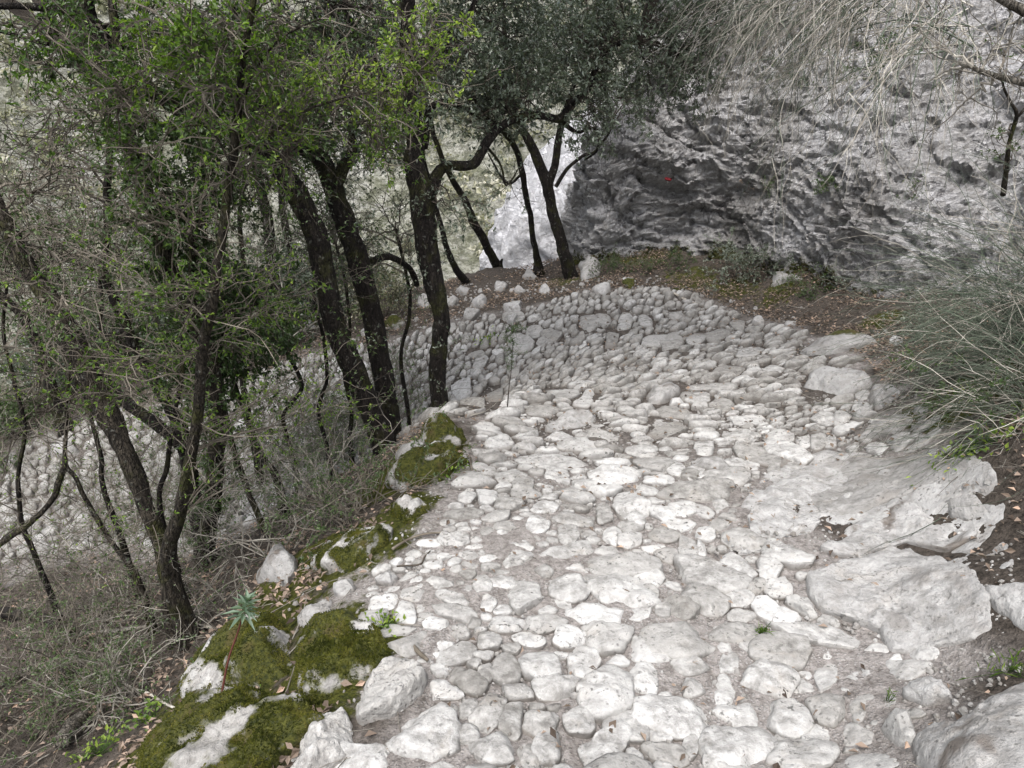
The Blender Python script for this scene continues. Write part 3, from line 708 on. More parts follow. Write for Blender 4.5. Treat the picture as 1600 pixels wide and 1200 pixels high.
rr_ = random.Random(11)
for k, (u, v, w, h, lab) in enumerate([(700, 470, 34, 16, "flat grey rock in the dark soil right of the central trunk"), (722, 452, 26, 14, "small pale rock left of the flat ledge rock's foot"), (748, 470, 30, 14, "angular pale rock in the dark soil below the ledge rock"), (735, 490, 40, 16, "sloping grey rock above the banked cobbles"),
    (812, 452, 24, 12, "small rock at the foot of the thin crooked tree"), (828, 428, 26, 12, "pale rock in front of the thin crooked tree"), (850, 452, 22, 14, "small brown stained rock between the crooked tree and the forked tree"), (612, 500, 40, 18, "mossy grey rock behind the straight dark trunk"),
    (575, 515, 34, 16, "low grey rock at the far border of the lower trail behind the leaning oak"), (530, 520, 30, 18, "low mossy rock at the far border of the lower trail left of the leaning oak"), (490, 500, 44, 22, "wide mossy rock beyond the lower trail"), (330, 585, 34, 18, "rock at the far border of the lower trail by the ivy covered trunk"),
    (255, 590, 26, 20, "whitish rock at the far border of the lower trail left of the slim brown stem"), (940, 450, 34, 14, "small rock embedded above the outer rim of the bend"), (985, 440, 26, 12, "mossy stone above the outer rim of the bend"), (1185, 500, 26, 12, "small pale stone on the soil right of the bend"),
    (1235, 505, 20, 9, "tiny white stone on the soil right of the bend"), (1400, 530, 26, 14, "small pale stone in the litter under the right shrub"), (1440, 640, 28, 14, "small white stone at the edge of the litter below the right shrub"), (1480, 700, 26, 12, "small angular stone just left of the bright leafy plant"),
    (1530, 935, 30, 14, "small stone between the grey cut slab and the litter"), (100, 700, 60, 30, "pale rock on the far side of the lower trail near the left edge"), (180, 640, 40, 20, "grey rock beyond the lower trail behind the leaning trunk"), (1075, 470, 22, 9, "small stone beside the pale straight stick")]):
    pts = [(u + w / 2 * math.cos(a) * rr_.uniform(.8, 1.15), v + h / 2 * math.sin(a) * rr_.uniform(.8, 1.15)) for a in [i * 2 * math.pi / 8 for i in range(8)]]
    stone_thing("rock", lab, "rock", pts, float(np.clip(h / F * np.linalg.norm(hit(u, v)[0] - CAM) * .8, .02, .13)), M_SLAB, "rocks scattered round the trail", 40, 14, 0.18, 0.7, seed=70 + k, moss=(mnoise_(.55) if "moss" in lab else None), facets=9)
# mossy boulders of the lower left corner and the two bare limestone rocks against them
def mnoise(base, amp=0.7, fr=4.0, off=0.0):
    return lambda V: np.clip(base + amp * fbm(V * fr + off, 3), 0, 1)
stone_thing("mossy_boulder", "moss covered boulder lump directly below the spurge plant, white stone peeping through", "boulder",
    [(275, 1075), (300, 1025), (345, 985), (400, 962), (450, 970), (478, 1010), (470, 1060), (420, 1095), (340, 1105)], 0.13, M_BOULDER, None, 110, 40, 0.17, 0.6, 0.12, seed=51, moss=mnoise(.68, 1.1, 5), fuzz=9000, facets=3, detail=.06)
stone_thing("mossy_boulder", "rounded moss covered boulder right beside the two bare white rocks, grass growing on top", "boulder",
    [(470, 1080), (462, 1010), (480, 960), (530, 945), (580, 970), (608, 1010), (590, 1050), (545, 1090), (510, 1105)], 0.12, M_BOULDER, None, 110, 40, 0.14, 0.6, 0.1, seed=52, moss=mnoise(.80, .8, 5), fuzz=8000, facets=3, detail=.05)
stone_thing("mossy_boulder", "lowest and widest moss covered boulder, running out of the bottom edge of the photo", "boulder",
    [(190, 1240), (225, 1150), (300, 1085), (400, 1075), (480, 1085), (520, 1120), (450, 1160), (410, 1230), (360, 1290), (230, 1310)], 0.14, M_BOULDER, None, 120, 42, 0.16, 0.6, 0.15, seed=53, moss=mnoise(.76, .9, 5, 3), fuzz=14000, facets=3, detail=.06)
stone_thing("limestone_rock", "bare white pitted rock meeting the moss at the left edge of the cobbles", "rock",
    C8([(120, 890), (180, 780), (300, 735), (400, 745), (455, 800), (440, 900), (330, 990), (230, 1030), (150, 980)]), 0.075, M_BOULDER, None, 120, 44, 0.16, 0.45, 0.1, seed=54, smooth=0, facets=6, detail=.05)
stone_thing("limestone_rock", "bare white rugged rock at the bottom edge between moss and cobbles", "rock",
    C8([(-220, 1230), (-110, 1110), (0, 985), (90, 965), (200, 1040), (170, 1110), (60, 1180), (-20, 1300), (-180, 1330)]), 0.06, M_BOULDER, None, 120, 44, 0.20, 0.45, 0.1, seed=55, smooth=0, facets=6, detail=.06)
MG = "moss cushions on the bank left of the path"
for pts, h, lab, sd, fz in [
    ([(480, 870), (500, 842), (550, 828), (610, 822), (625, 840), (590, 865), (570, 890), (540, 885), (500, 878)], .09, "broad dark green moss cushion on the bank left of the path", 61, 3500),
    ([(605, 800), (615, 783), (650, 775), (672, 790), (668, 806), (635, 812)], .07, "small moss cushion at the upper end of the bank, close to the path edge", 62, 1800),
    ([(600, 745), (625, 715), (660, 700), (700, 690), (735, 690), (745, 715), (700, 740), (650, 755)], .10, "moss covered mound with ivy at the foot of the central trees", 63, 2600),
    ([(650, 690), (660, 665), (700, 655), (725, 670), (720, 690), (690, 700)], .14, "mossy hump right behind the bare cream rock at the central trunk", 64, 1800)]:
    stone_thing("moss_cushion", lab, "moss cushion", pts, h, M_BOULDER, MG, 80, 26, 0.20, 0.9, 0.05, seed=sd, moss=mnoise(.66, 1.0, 8, 2), fuzz=fz, smooth=0, facets=2, detail=.05)

# ------------------------------------------------------------------ cobbles
hero8 = [(170, 1165, 260, 120, 0), (440, 1070, 260, 190, -25), (720, 1110, 180, 130, 0), (880, 1160, 100, 110, 0), (950, 1110, 110, 130, 20), (600, 1075, 110, 90, 10), (1180, 1105, 250, 110, -28), (1290, 1020, 200, 100, 10),
    (1200, 880, 210, 195, 0), (1000, 860, 190, 90, 0), (925, 1010, 150, 90, -5), (1080, 1000, 110, 100, 0), (805, 1000, 100, 140, 15), (700, 960, 110, 150, 35), (620, 950, 60, 85, 30), (615, 830, 160, 90, 30), (560, 720, 150, 80, -20),
    (500, 790, 80, 50, 0), (500, 695, 100, 60, -35), (700, 670, 90, 60, -10), (780, 780, 120, 120, 0), (925, 770, 170, 110, 20), (1095, 755, 130, 100, -20), (1040, 655, 120, 85, 0), (1200, 640, 180, 125, 0), (930, 605, 200, 60, -8),
    (780, 600, 130, 60, 0), (800, 700, 65, 40, 0), (870, 665, 110, 45, 15), (560, 545, 180, 60, 15), (560, 495, 130, 45, 10), (500, 430, 100, 50, 0), (360, 555, 75, 90, 0), (230, 575, 130, 60, -10), (270, 510, 110, 60, -20), (390, 480, 90, 50, 0),
    (1040, 440, 140, 110, 0), (855, 475, 120, 140, 0), (825, 335, 130, 75, 0), (840, 285, 120, 40, 0), (1030, 305, 210, 80, -10), (1290, 365, 310, 105, 5), (1290, 460, 280, 110, 5), (1180, 560, 220, 80, 0), (1330, 555, 90, 65, 0),
    (1500, 520, 130, 90, 30), (1380, 700, 200, 100, 0), (1350, 830, 110, 130, 0), (1480, 990, 330, 130, 12), (1540, 765, 140, 80, 0), (1420, 1060, 100, 50, 0), (1440, 1130, 180, 80, 15), (1540, 1110, 60, 80, 0),
    (900, 190, 100, 65, 0), (1030, 220, 75, 90, 0), (1050, 165, 180, 40, 10), (940, 110, 110, 50, 0), (1180, 130, 60, 90, -20), (1300, 100, 130, 85, 10), (1300, 150, 110, 50, 30), (1430, 140, 100, 60, 0), (1290, 195, 100, 45, 0), (1510, 110, 80, 65, 0),
    (690, 60, 90, 60, 0), (610, 75, 70, 40, 0), (860, 50, 110, 45, 0), (1440, 230, 120, 50, 0), (760, 430, 90, 50, 0), (680, 440, 70, 70, 0), (700, 510, 60, 70, 20), (1010, 505, 90, 50, 20), (1060, 560, 110, 40, 0), (1150, 430, 90, 60, 0),
    (1290, 255, 90, 60, -20), (1220, 235, 80, 60, 0), (740, 150, 110, 40, -8), (700, 215, 60, 40, 0), (560, 250, 110, 60, 0), (460, 260, 110, 30, 0), (640, 590, 60, 40, 0), (690, 800, 60, 80, 40), (480, 605, 100, 45, 0)]
hero9 = [(255, 45, 270, 80, 0), (100, 145, 110, 60, 0), (175, 120, 100, 65, 0), (260, 130, 90, 50, 20), (330, 105, 80, 50, 0), (150, 190, 140, 45, 0), (330, 185, 90, 40, 0), (200, 275, 75, 85, 0), (255, 285, 40, 70, -15), (440, 250, 180, 85, 8), (265, 215, 80, 50, 20),
    (290, 385, 290, 125, 12), (405, 360, 180, 70, 30), (40, 380, 120, 120, 0), (30, 470, 80, 120, 0), (600, 300, 220, 80, 15), (540, 365, 100, 90, 0), (580, 440, 120, 80, 0), (480, 440, 80, 60, 0), (270, 500, 180, 110, 10), (165, 520, 110, 90, 40),
    (420, 495, 120, 60, 0), (430, 565, 120, 50, 0), (100, 540, 70, 60, 0), (160, 650, 290, 150, 0), (400, 640, 180, 95, 0), (580, 560, 220, 75, 25), (620, 715, 260, 125, 5), (720, 640, 350, 85, 12), (225, 785, 185, 80, 10), (530, 820, 240, 120, 15),
    (370, 760, 70, 100, 10), (350, 890, 85, 160, 0), (140, 990, 330, 140, 10), (430, 980, 210, 90, 0), (620, 990, 190, 130, 30), (775, 820, 85, 130, -10), (865, 855, 85, 100, 0), (395, 1110, 300, 150, 0), (680, 1150, 240, 120, 0), (710, 1060, 130, 90, 20),
    (980, 1170, 380, 70, 0), (925, 950, 90, 110, 0), (910, 1060, 120, 95, 10), (1020, 920, 90, 70, 20), (85, 1060, 90, 50, 0), (85, 1140, 190, 90, 0), (210, 1095, 55, 80, 0), (785, 725, 50, 60, -20), (360, 1170, 150, 90, 0), (660, 850, 120, 60, 25), (590, 1070, 50, 50, 0),
    (940, 800, 150, 60, 20), (450, 700, 80, 40, 0), (1180, 720, 110, 50, 0), (350, 700, 70, 40, 0), (30, 820, 90, 130, 0), (1030, 120, 60, 40, 0), (640, 1180, 120, 60, 0)]
heroes = [(500 + a / 2.6667, 750 + b / 2.6667, w / 2.6667, h / 2.6667, g) for a, b, w, h, g in hero8] + [(1000 + a / 2.6667, 750 + b / 2.6667, w / 2.6667, h / 2.6667, g) for a, b, w, h, g in hero9]
hero5 = [(740, 780, 130, 45, -8), (1050, 785, 160, 50, 5), (990, 750, 120, 30, 0), (900, 850, 150, 40, 0), (1000, 860, 240, 50, 3), (690, 890, 110, 35, 25), (800, 915, 120, 40, -5), (850, 950, 80, 60, -10), (990, 915, 90, 70, 20), (1230, 915, 190, 70, 5),
    (1340, 815, 130, 45, 5), (1400, 860, 180, 55, 10), (1490, 655, 160, 40, 5), (1540, 590, 90, 40, 0), (1100, 600, 90, 60, -30), (840, 355, 90, 80, 0), (890, 310, 60, 55, 20), (935, 355, 60, 40, 0), (970, 330, 100, 40, 20), (1120, 280, 70, 70, 20),
    (1180, 265, 50, 70, -20), (1270, 280, 50, 90, 10), (1215, 360, 40, 90, 15), (1360, 270, 60, 50, 0), (1290, 100, 40, 50, 0), (1400, 350, 110, 50, -15), (1460, 365, 90, 60, -25), (670, 440, 70, 40, -40), (650, 405, 60, 40, 0), (740, 400, 40, 30, 0), (590, 555, 80, 80, 20),
    (710, 590, 90, 80, -30), (1000, 570, 130, 45, 10), (640, 620, 80, 40, 0), (1200, 750, 150, 40, 5), (1450, 730, 160, 50, -10), (800, 255, 90, 40, 0), (1420, 700, 90, 40, 0), (1560, 900, 70, 60, 0), (1490, 890, 80, 50, -10), (930, 650, 120, 45, -5)]
heroes += [(500 + a / 2.6667, 400 + b / 2.6667, w / 2.6667, h / 2.6667, g) for a, b, w, h, g in hero5]
hero6 = [(150, 655, 160, 45, 5), (430, 680, 140, 40, 0), (340, 620, 90, 40, 0), (240, 590, 90, 50, 0), (290, 545, 200, 30, 0), (370, 480, 110, 40, 0), (420, 740, 150, 50, 10), (580, 755, 110, 50, 0), (620, 820, 180, 70, 15), (430, 860, 150, 50, 5), (500, 830, 200, 60, 15),
    (560, 880, 50, 80, -10), (370, 910, 170, 70, 0), (210, 910, 60, 50, 0), (270, 800, 80, 60, 15), (130, 360, 80, 50, -20), (320, 330, 90, 50, -10), (240, 340, 80, 40, -20), (410, 285, 60, 45, 20), (150, 245, 50, 45, 0), (30, 275, 50, 40, 0), (460, 400, 100, 40, -20), (550, 470, 80, 35, 10),
    (740, 770, 60, 70, 20), (790, 770, 50, 60, 0), (680, 770, 60, 50, 0), (640, 870, 90, 40, 0), (780, 680, 110, 50, 15), (840, 680, 60, 50, 0), (930, 580, 60, 40, 0), (920, 620, 60, 30, -10), (1050, 720, 60, 35, 0), (890, 800, 50, 30, 0), (990, 800, 80, 40, 10), (930, 755, 60, 30, 10)]
heroes += [(1000 + a / 2.6667, 400 + b / 2.6667, w / 2.6667, h / 2.6667, g) for a, b, w, h, g in hero6]
STONES = []      # dict(poly, hgt, seed)
hc = []
for k, (u, v, w, h, g) in enumerate(heroes):
    n = 10; th = np.arange(n) * 2 * math.pi / n + 0.3; kk = 1 + rng.uniform(-.12, .10, n)
    ex = 1.0 / np.maximum(np.abs(np.cos(th)) ** 2.6 + np.abs(np.sin(th)) ** 2.6, 1e-6) ** (1 / 2.6)
    x = w / 1.62 * np.cos(th) * ex * kk; y = h / 1.62 * np.sin(th) * ex * kk; a = math.radians(g)
    pts = np.stack([u + x * math.cos(a) - y * math.sin(a), v + x * math.sin(a) + y * math.cos(a)], -1)
    dist = np.linalg.norm(hit(u, v)[0] - CAM); hg = np.clip(0.20 * min(w, h * 1.5) * dist / F, 0.016, 0.050)
    poly = pxpoly(pts, hg * 0.5)
    c = poly.mean(0)
    if k > 0 and hc and np.min([np.hypot(*(c - q)) for q in hc]) < 0.03: continue
    hc.append(c)
    STONES.append(dict(poly=poly, h=hg, seed=100 + k, px=(u, v), hero=True))
ALLH = HERO_POLYS + [s["poly"] for s in STONES]
ALLHc = np.array([p.mean(0) for p in ALLH]); ALLHr = np.array([np.hypot(*(p - p.mean(0)).T).max() for p in ALLH])
def clip_half(poly, p, n):
    """keep the side where (x-p).n <= 0"""
    out = []; m = len(poly)
    d = [(q[0] - p[0]) * n[0] + (q[1] - p[1]) * n[1] for q in poly]
    for i in range(m):
        j = (i + 1) % m
        if d[i] <= 0: out.append(poly[i])
        if (d[i] < 0 < d[j]) or (d[j] < 0 < d[i]):
            t = d[i] / (d[i] - d[j]); out.append((poly[i][0] + t * (poly[j][0] - poly[i][0]), poly[i][1] + t * (poly[j][1] - poly[i][1])))
    return out
DIRT = [(hit(u, v)[0][:2], r) for u, v, r in [(1180, 652, .26), (1270, 650, .22), (850, 830, .14), (720, 850, .20), (640, 880, .20), (720, 780, .12), (900, 655, .12), (1060, 620, .1), (640, 1075, .07), (860, 1000, .05), (1340, 1010, .12), (700, 900, .12), (1230, 590, .1)]]
PIV = hit(735, 655)[0][:2]
def field(x, y):
    """direction of the stones' long side and their elongation: across the line of travel, fanning round the bend"""
    dx, dy = x - PIV[0], y - PIV[1]
    w = float(sstep(-.6, 1.0, dy)) if dx > -.3 else 1.0
    a = math.atan2(dy, dx) if dx > 0 or dy > 0 else math.atan2(-dy, -dx)
    a = a * w + .18 * float(pnoise(np.array([x * 1.7, y * 1.7, 4.0]))) * 3
    el = 1.25 + 1.45 * float(sstep(2.3, 4.2, y))
    return a, el
SP = np.zeros((12000, 2)); SR = np.zeros(12000); SA = np.zeros(12000); SE = np.zeros(12000); ns = 0
allp = np.vstack([PATH1, PATH2]); bx0, by0 = allp.min(0); bx1, by1 = allp.max(0)
bx0 = max(bx0, -7.5)
def warp(d, a, el):
    c, s_ = math.cos(a), math.sin(a); e = math.sqrt(el)
    return np.stack([(d[:, 0] * c + d[:, 1] * s_) / e, (-d[:, 0] * s_ + d[:, 1] * c) * e], -1)
for r, tries in [(.105, 260), (.088, 2200), (.072, 8000), (.056, 12000), (.042, 15000), (.029, 19000), (.019, 17000)]:
    cand = np.stack([rng.uniform(bx0, bx1, tries * 2), rng.uniform(by0, by1, tries * 2)], -1)
    ok = inpoly(PATH1, cand[:, 0], cand[:, 1]) | inpoly(PATH2, cand[:, 0], cand[:, 1])
    cand = cand[ok][:tries]
    g = np.full(len(cand), 9.0)
    for p, cc, rr in zip(ALLH, ALLHc, ALLHr):
        near = np.hypot(*(cand - cc).T) < rr + 0.35
        if near.any(): g[near] = np.minimum(g[near], signed(p, cand[near, 0], cand[near, 1]))
    cand = cand[g > r * 0.66]
    for c in cand:
        if r > .08 and c[1] > 3.4 and random.random() > .12: continue
        if r > .065 and c[1] > 4.2 and random.random() > .4: continue
        rr = r * random.uniform(.85, 1.15)
        if any((c[0] - q[0]) ** 2 + (c[1] - q[1]) ** 2 < (k + rr * .5) ** 2 for q, k in DIRT) and r > .03: continue
        if (r < .025 and c[1] > 4.0) or (r < .035 and (c[1] > 8.5 or c[0] < -2.5)): continue
        a_, el = field(c[0], c[1])
        if ns:
            m = (np.abs(SP[:ns, 0] - c[0]) < .45) & (np.abs(SP[:ns, 1] - c[1]) < .45)
            if m.any():
                d = warp(SP[:ns][m] - c, a_, el)
                if np.any((d ** 2).sum(1) < (.80 * (SR[:ns][m] + rr)) ** 2): continue
        SP[ns] = c; SR[ns] = rr; SA[ns] = a_; SE[ns] = el; ns += 1
        if ns >= 11990: break
for i in range(ns):
    p = SP[i]; r = SR[i]; el = SE[i] * random.uniform(.85, 1.2); an = SA[i] + random.gauss(0, .10)
    D = warp(SP[:ns] - p, an, el); d = np.hypot(*D.T); nb = np.where((d > 1e-6) & (d < (r + SR[:ns]) * 1.6))[0]
    poly = [tuple(q) for q in ellipse_poly((0, 0), r * 1.42 * random.uniform(.95, 1.2), r * 1.42 * random.uniform(.85, 1.05), 0, 10, 0.14)]
    gap = 0.001 + 0.012 * r
    for j in nb:
        n = D[j] / d[j]; t = (d[j] ** 2 + r * r - SR[j] ** 2) / (2 * d[j])
        poly = clip_half(poly, n * (t - gap), n)
        if len(poly) < 3: break
    if len(poly) < 3: continue
    q = np.array(poly); e = math.sqrt(el); q = q * np.array([e, 1 / e]); c_, s_ = math.cos(an), math.sin(an)
    poly = [tuple(x) for x in np.stack([q[:, 0] * c_ - q[:, 1] * s_, q[:, 0] * s_ + q[:, 1] * c_], -1) + p]
    for k in np.where(np.hypot(*(ALLHc - p).T) < ALLHr + r * 2.4)[0]:
        P = ALLH[k]; best = None
        for a in range(len(P)):
            A = P[a]; B = P[(a + 1) % len(P)]; ab = B - A
            t = min(1, max(0, float((p - A) @ ab / (ab @ ab + 1e-12)))); q = A + ab * t; dd = float(np.hypot(*(q - p)))
            if best is None or dd < best[0]: best = (dd, q)
        if best[0] < r * 2.4 and best[0] > 1e-4:
            n = (best[1] - p) / best[0]; poly = clip_half(poly, best[1] - n * gap, n)
            if len(poly) < 3: break
    if len(poly) < 3: continue
    poly = np.array(poly)
    sz = math.sqrt(abs(0.5 * np.sum(poly[:, 0] * np.roll(poly[:, 1], -1) - poly[:, 1] * np.roll(poly[:, 0], -1))) / math.pi)
    if sz < 0.011: continue
    far = float(sstep(2.4, 4.2, p[1]))
    STONES.append(dict(poly=poly, h=np.clip(sz * random.uniform(.28, .52) * (1 + 1.0 * far), .008, .070), seed=1000 + i, px=None, hero=False, tang=an - math.pi / 2 + random.gauss(0, .4), tl=random.uniform(-.05, .12) + far * random.uniform(.0, .42)))
# how large each stone shows in the photograph
for s in STONES:
    c = s["poly"].mean(0); p = np.array([c[0], c[1], float(H(*c))]); u, v, zf = project(p)
    P = s["poly"]; area = abs(0.5 * np.sum(P[:, 0] * np.roll(P[:, 1], -1) - P[:, 1] * np.roll(P[:, 0], -1)))
    inside = (-30 < u < 1630) and (150 < v < 1230) and zf > 0.3
    s["c"] = p; s["uv"] = (float(u), float(v)); s["area"] = area
    s["show"] = (area * (F / zf) ** 2 * (CAM[2] - p[2]) / np.linalg.norm(p - CAM)) if inside else 0
    if s["show"] > 0 and u < 700 and v < 900: s["show"] *= 0.3
STONES.sort(key=lambda s: -s["show"])
def zone(u, v):
    if u < 700 and v < 900: return "in the lower leg behind the trees"
    band = ["at the outer rim of the bend", "high in the bend", "in the bend", "just before the bend", "halfway up the path", "in the nearer path", "beside the biggest slab", "in the foreground", "near the bottom edge", "along the bottom edge"][int(np.clip((v - 500) / 64, -1, 8)) + 1]
    side = ["on the far left", "left of centre", "slightly left of centre", "in the centre", "slightly right of centre", "right of centre", "towards the right", "on the far right"][int(np.clip((u - 560) / 110, 0, 7.99))]
    return band + ", " + side
RANK = ["largest", "second largest", "third largest", "fourth largest", "fifth largest", "sixth largest", "seventh largest", "eighth largest", "ninth largest", "tenth largest", "eleventh largest", "twelfth largest", "thirteenth largest", "fourteenth largest", "fifteenth largest", "sixteenth largest"]
cnt = {}
stuff = Acc()
for k, s in enumerate(STONES):
    big = k < 300
    if big:
        na, nr = (44, 15) if s["show"] > 900 else (30, 11)
    else:
        na, nr = (18, 7) if s["c"][1] < 6 and s["c"][0] > -2.5 else (13, 6)
    wild = random.random()
    V, Q, T, edge, c, size = stone_geo(s["poly"], s["h"], na, nr, random.uniform(.10, .20), random.uniform(.36, .62), 0.03, s.get("tl", random.uniform(0, .12)), random.uniform(-.006, .008), s["seed"] * 0.37, 1, s.get("tang"), facets=3)
    tn = float(np.clip(random.gauss(.60 - .42 * float(sstep(3.0, 6.0, s['c'][1])), .27), 0, 1))  # tone drops toward the bend: canopy shade painted into the cobbles
    if big:
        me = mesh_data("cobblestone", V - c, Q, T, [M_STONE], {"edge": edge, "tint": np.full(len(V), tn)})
        o = put("cobblestone", me, None, c)
        z = zone(*s["uv"]); m = cnt.get(z, 0); cnt[z] = m + 1
        P = s["poly"]; dd = P - P.mean(0); ev = np.linalg.eigvalsh(dd.T @ dd); lng = math.sqrt(ev[1] / ev[0]) > 1.55
        lab = (RANK[m] if m < 16 else "smaller") + (" elongated" if lng else " rounded") + " cobble " + z
        tag(o, lab, "cobblestone", "limestone cobbles paving the path")
    else:
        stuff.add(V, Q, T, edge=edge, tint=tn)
o = put("cobble_paving", stuff.build("cobble_paving", [M_STONE])); tag(o, "small limestone cobbles packed between the larger ones and on the far stretches of the path", "cobble paving", "limestone cobbles paving the path", "stuff")
print("stones", len(STONES), "verts stuff", stuff.n)

# ------------------------------------------------------------------ gravel, dead leaves, fallen twigs on the ground
def in_cam(P, m=60):
    u, v, zf = project(P); return (zf > .2) & (u > -m) & (u < 1600 + m) & (v > -m) & (v < 1200 + m)
def scatter(n, boxes=((-6, 4.4, .6, 11),)):
    out = []
    for x0, x1, y0, y1 in boxes:
        out.append(np.stack([rng.uniform(x0, x1, n), rng.uniform(y0, y1, n)], -1))
    return np.concatenate(out)
def gravel():
    c = np.concatenate([scatter(16000, ((-1.4, 2.4, .9, 4.2),)), scatter(9000, ((-2.5, 4.2, 3.8, 9.5),)), scatter(3000, ((-6, -1, 4.5, 8.5),))])
    d = signed(SOIL, c[:, 0], c[:, 1]); keep = rng.random(len(c)) < np.where(d < 0, .9, .14 * np.exp(-d * 2)) * np.clip(.6 + 2.0 * fbm(xyz(c[:, 0] * 2.5, c[:, 1] * 2.5), 3), .15, 1)
    c = c[keep]; n = len(c)
    s = rng.uniform(.0035, .010, n) * (1 + .9 * (rng.random(n) > .93))
    base = np.array([(1, 0, 0), (.3, .9, 0), (-.8, .55, 0), (-.8, -.55, 0), (.3, -.9, 0), (.1, .1, .75)]) 
    an = rng.uniform(0, 6.28, n); ca, sa = np.cos(an), np.sin(an)
    s = s * (1 + .22 * np.clip(c[:, 1] - 3, 0, 6))
    B = base[None] * (1 + rng.uniform(-.3, .3, (n, 6, 3))) * s[:, None, None]
    X = B[..., 0] * ca[:, None] - B[..., 1] * sa[:, None] * .8; Y = B[..., 0] * sa[:, None] + B[..., 1] * ca[:, None] * .8
    Z = H(c[:, 0], c[:, 1])[:, None] + B[..., 2] + 0.004
    top = np.stack([X * .55, Y * .55, B[:, 5:6, 2] + 0 * X], -1)
    V = np.stack([X + c[:, :1], Y + c[:, 1:], Z], -1)
    V2 = V.copy(); V2[:, :5, :2] = c[:, None, :] + np.stack([X, Y], -1)[:, :5] * .6; V2[:, :5, 2] += s[:, None] * .7
    VV = np.concatenate([V[:, :5], V2[:, :5]], 1)
    i = np.arange(n)[:, None] * 10; q = []
    T = []
    Q = np.concatenate([i + [k, (k + 1) % 5, 5 + (k + 1) % 5, 5 + k] for k in range(5)])
    T = np.concatenate([i + [5, 6, 7], i + [5, 7, 8], i + [5, 8, 9]])
    a = Acc(); a.add(VV.reshape(-1, 3), Q, T, tint=np.repeat(rng.uniform(0, 1, n), 10), edge=np.repeat(rng.uniform(.0, .7, n), 10))
    tag(put("gravel", a.build("gravel", [M_STONE], smooth=False)), "small limestone chips and gravel scattered in the soil between the cobbles", "gravel", kind="stuff")
gravel()
def surf_rest(c, up=0.0):
    return np.c_[c, H(c[:, 0], c[:, 1]) + up]
def litter():
    c = scatter(170000, ((-4.8, 4.2, .7, 10.2),)); d = signed(SOIL, c[:, 0], c[:, 1])
    dpp = np.minimum(signed(PATH1, c[:, 0], c[:, 1]), signed(PATH2, c[:, 0], c[:, 1])); d = np.where((dpp > .12) & (c[:, 1] > 3.8), np.maximum(d, dpp), d)
    lowleg = signed(PATH2, c[:, 0], c[:, 1])
    pr = np.where(d > 0.05, .75 * np.exp(-np.clip(d - .6, 0, 9) * .5), .075) * np.clip(.45 + 2.2 * fbm(xyz(c[:, 0] * 1.8, c[:, 1] * 1.8), 3), .08, 1)
    pr = pr * np.where(lowleg < 0, .05, 1) * np.where((c[:, 0] > 1.3) & (d > -.1), 1.8, 1)
    # more leaves under the right hand shrub and along the left border
    k = rng.random(len(c)) < pr * np.where((c[:, 1] > 4.5) & (c[:, 0] > 0), 1.3, 1); c = c[k]; n = len(c)
    P = surf_rest(c, .0) + np.c_[np.zeros((n, 2)), rng.uniform(.004, .035, n)]
    a = Acc(); an = rng.uniform(0, 6.28, n)
    D = np.stack([np.cos(an), np.sin(an), rng.uniform(-.35, .35, n)], -1)
    tn = np.clip(rng.normal(.42, .25, n), 0, 1)
    L = rng.uniform(.015, .042, n)
    leaves(a, P, D, np.c_[rng.normal(size=(n, 2)) * .5, np.ones(n)], L, L * rng.uniform(.4, .6, n), tn, 0, .35)
    tag(put("leaf_litter", a.build("leaf_litter", [M_LEAF_DEAD], smooth=False)), "brown dead leaves scattered over the soil beside and on the path", "leaf litter", kind="stuff")
    print("litter", n)
litter()
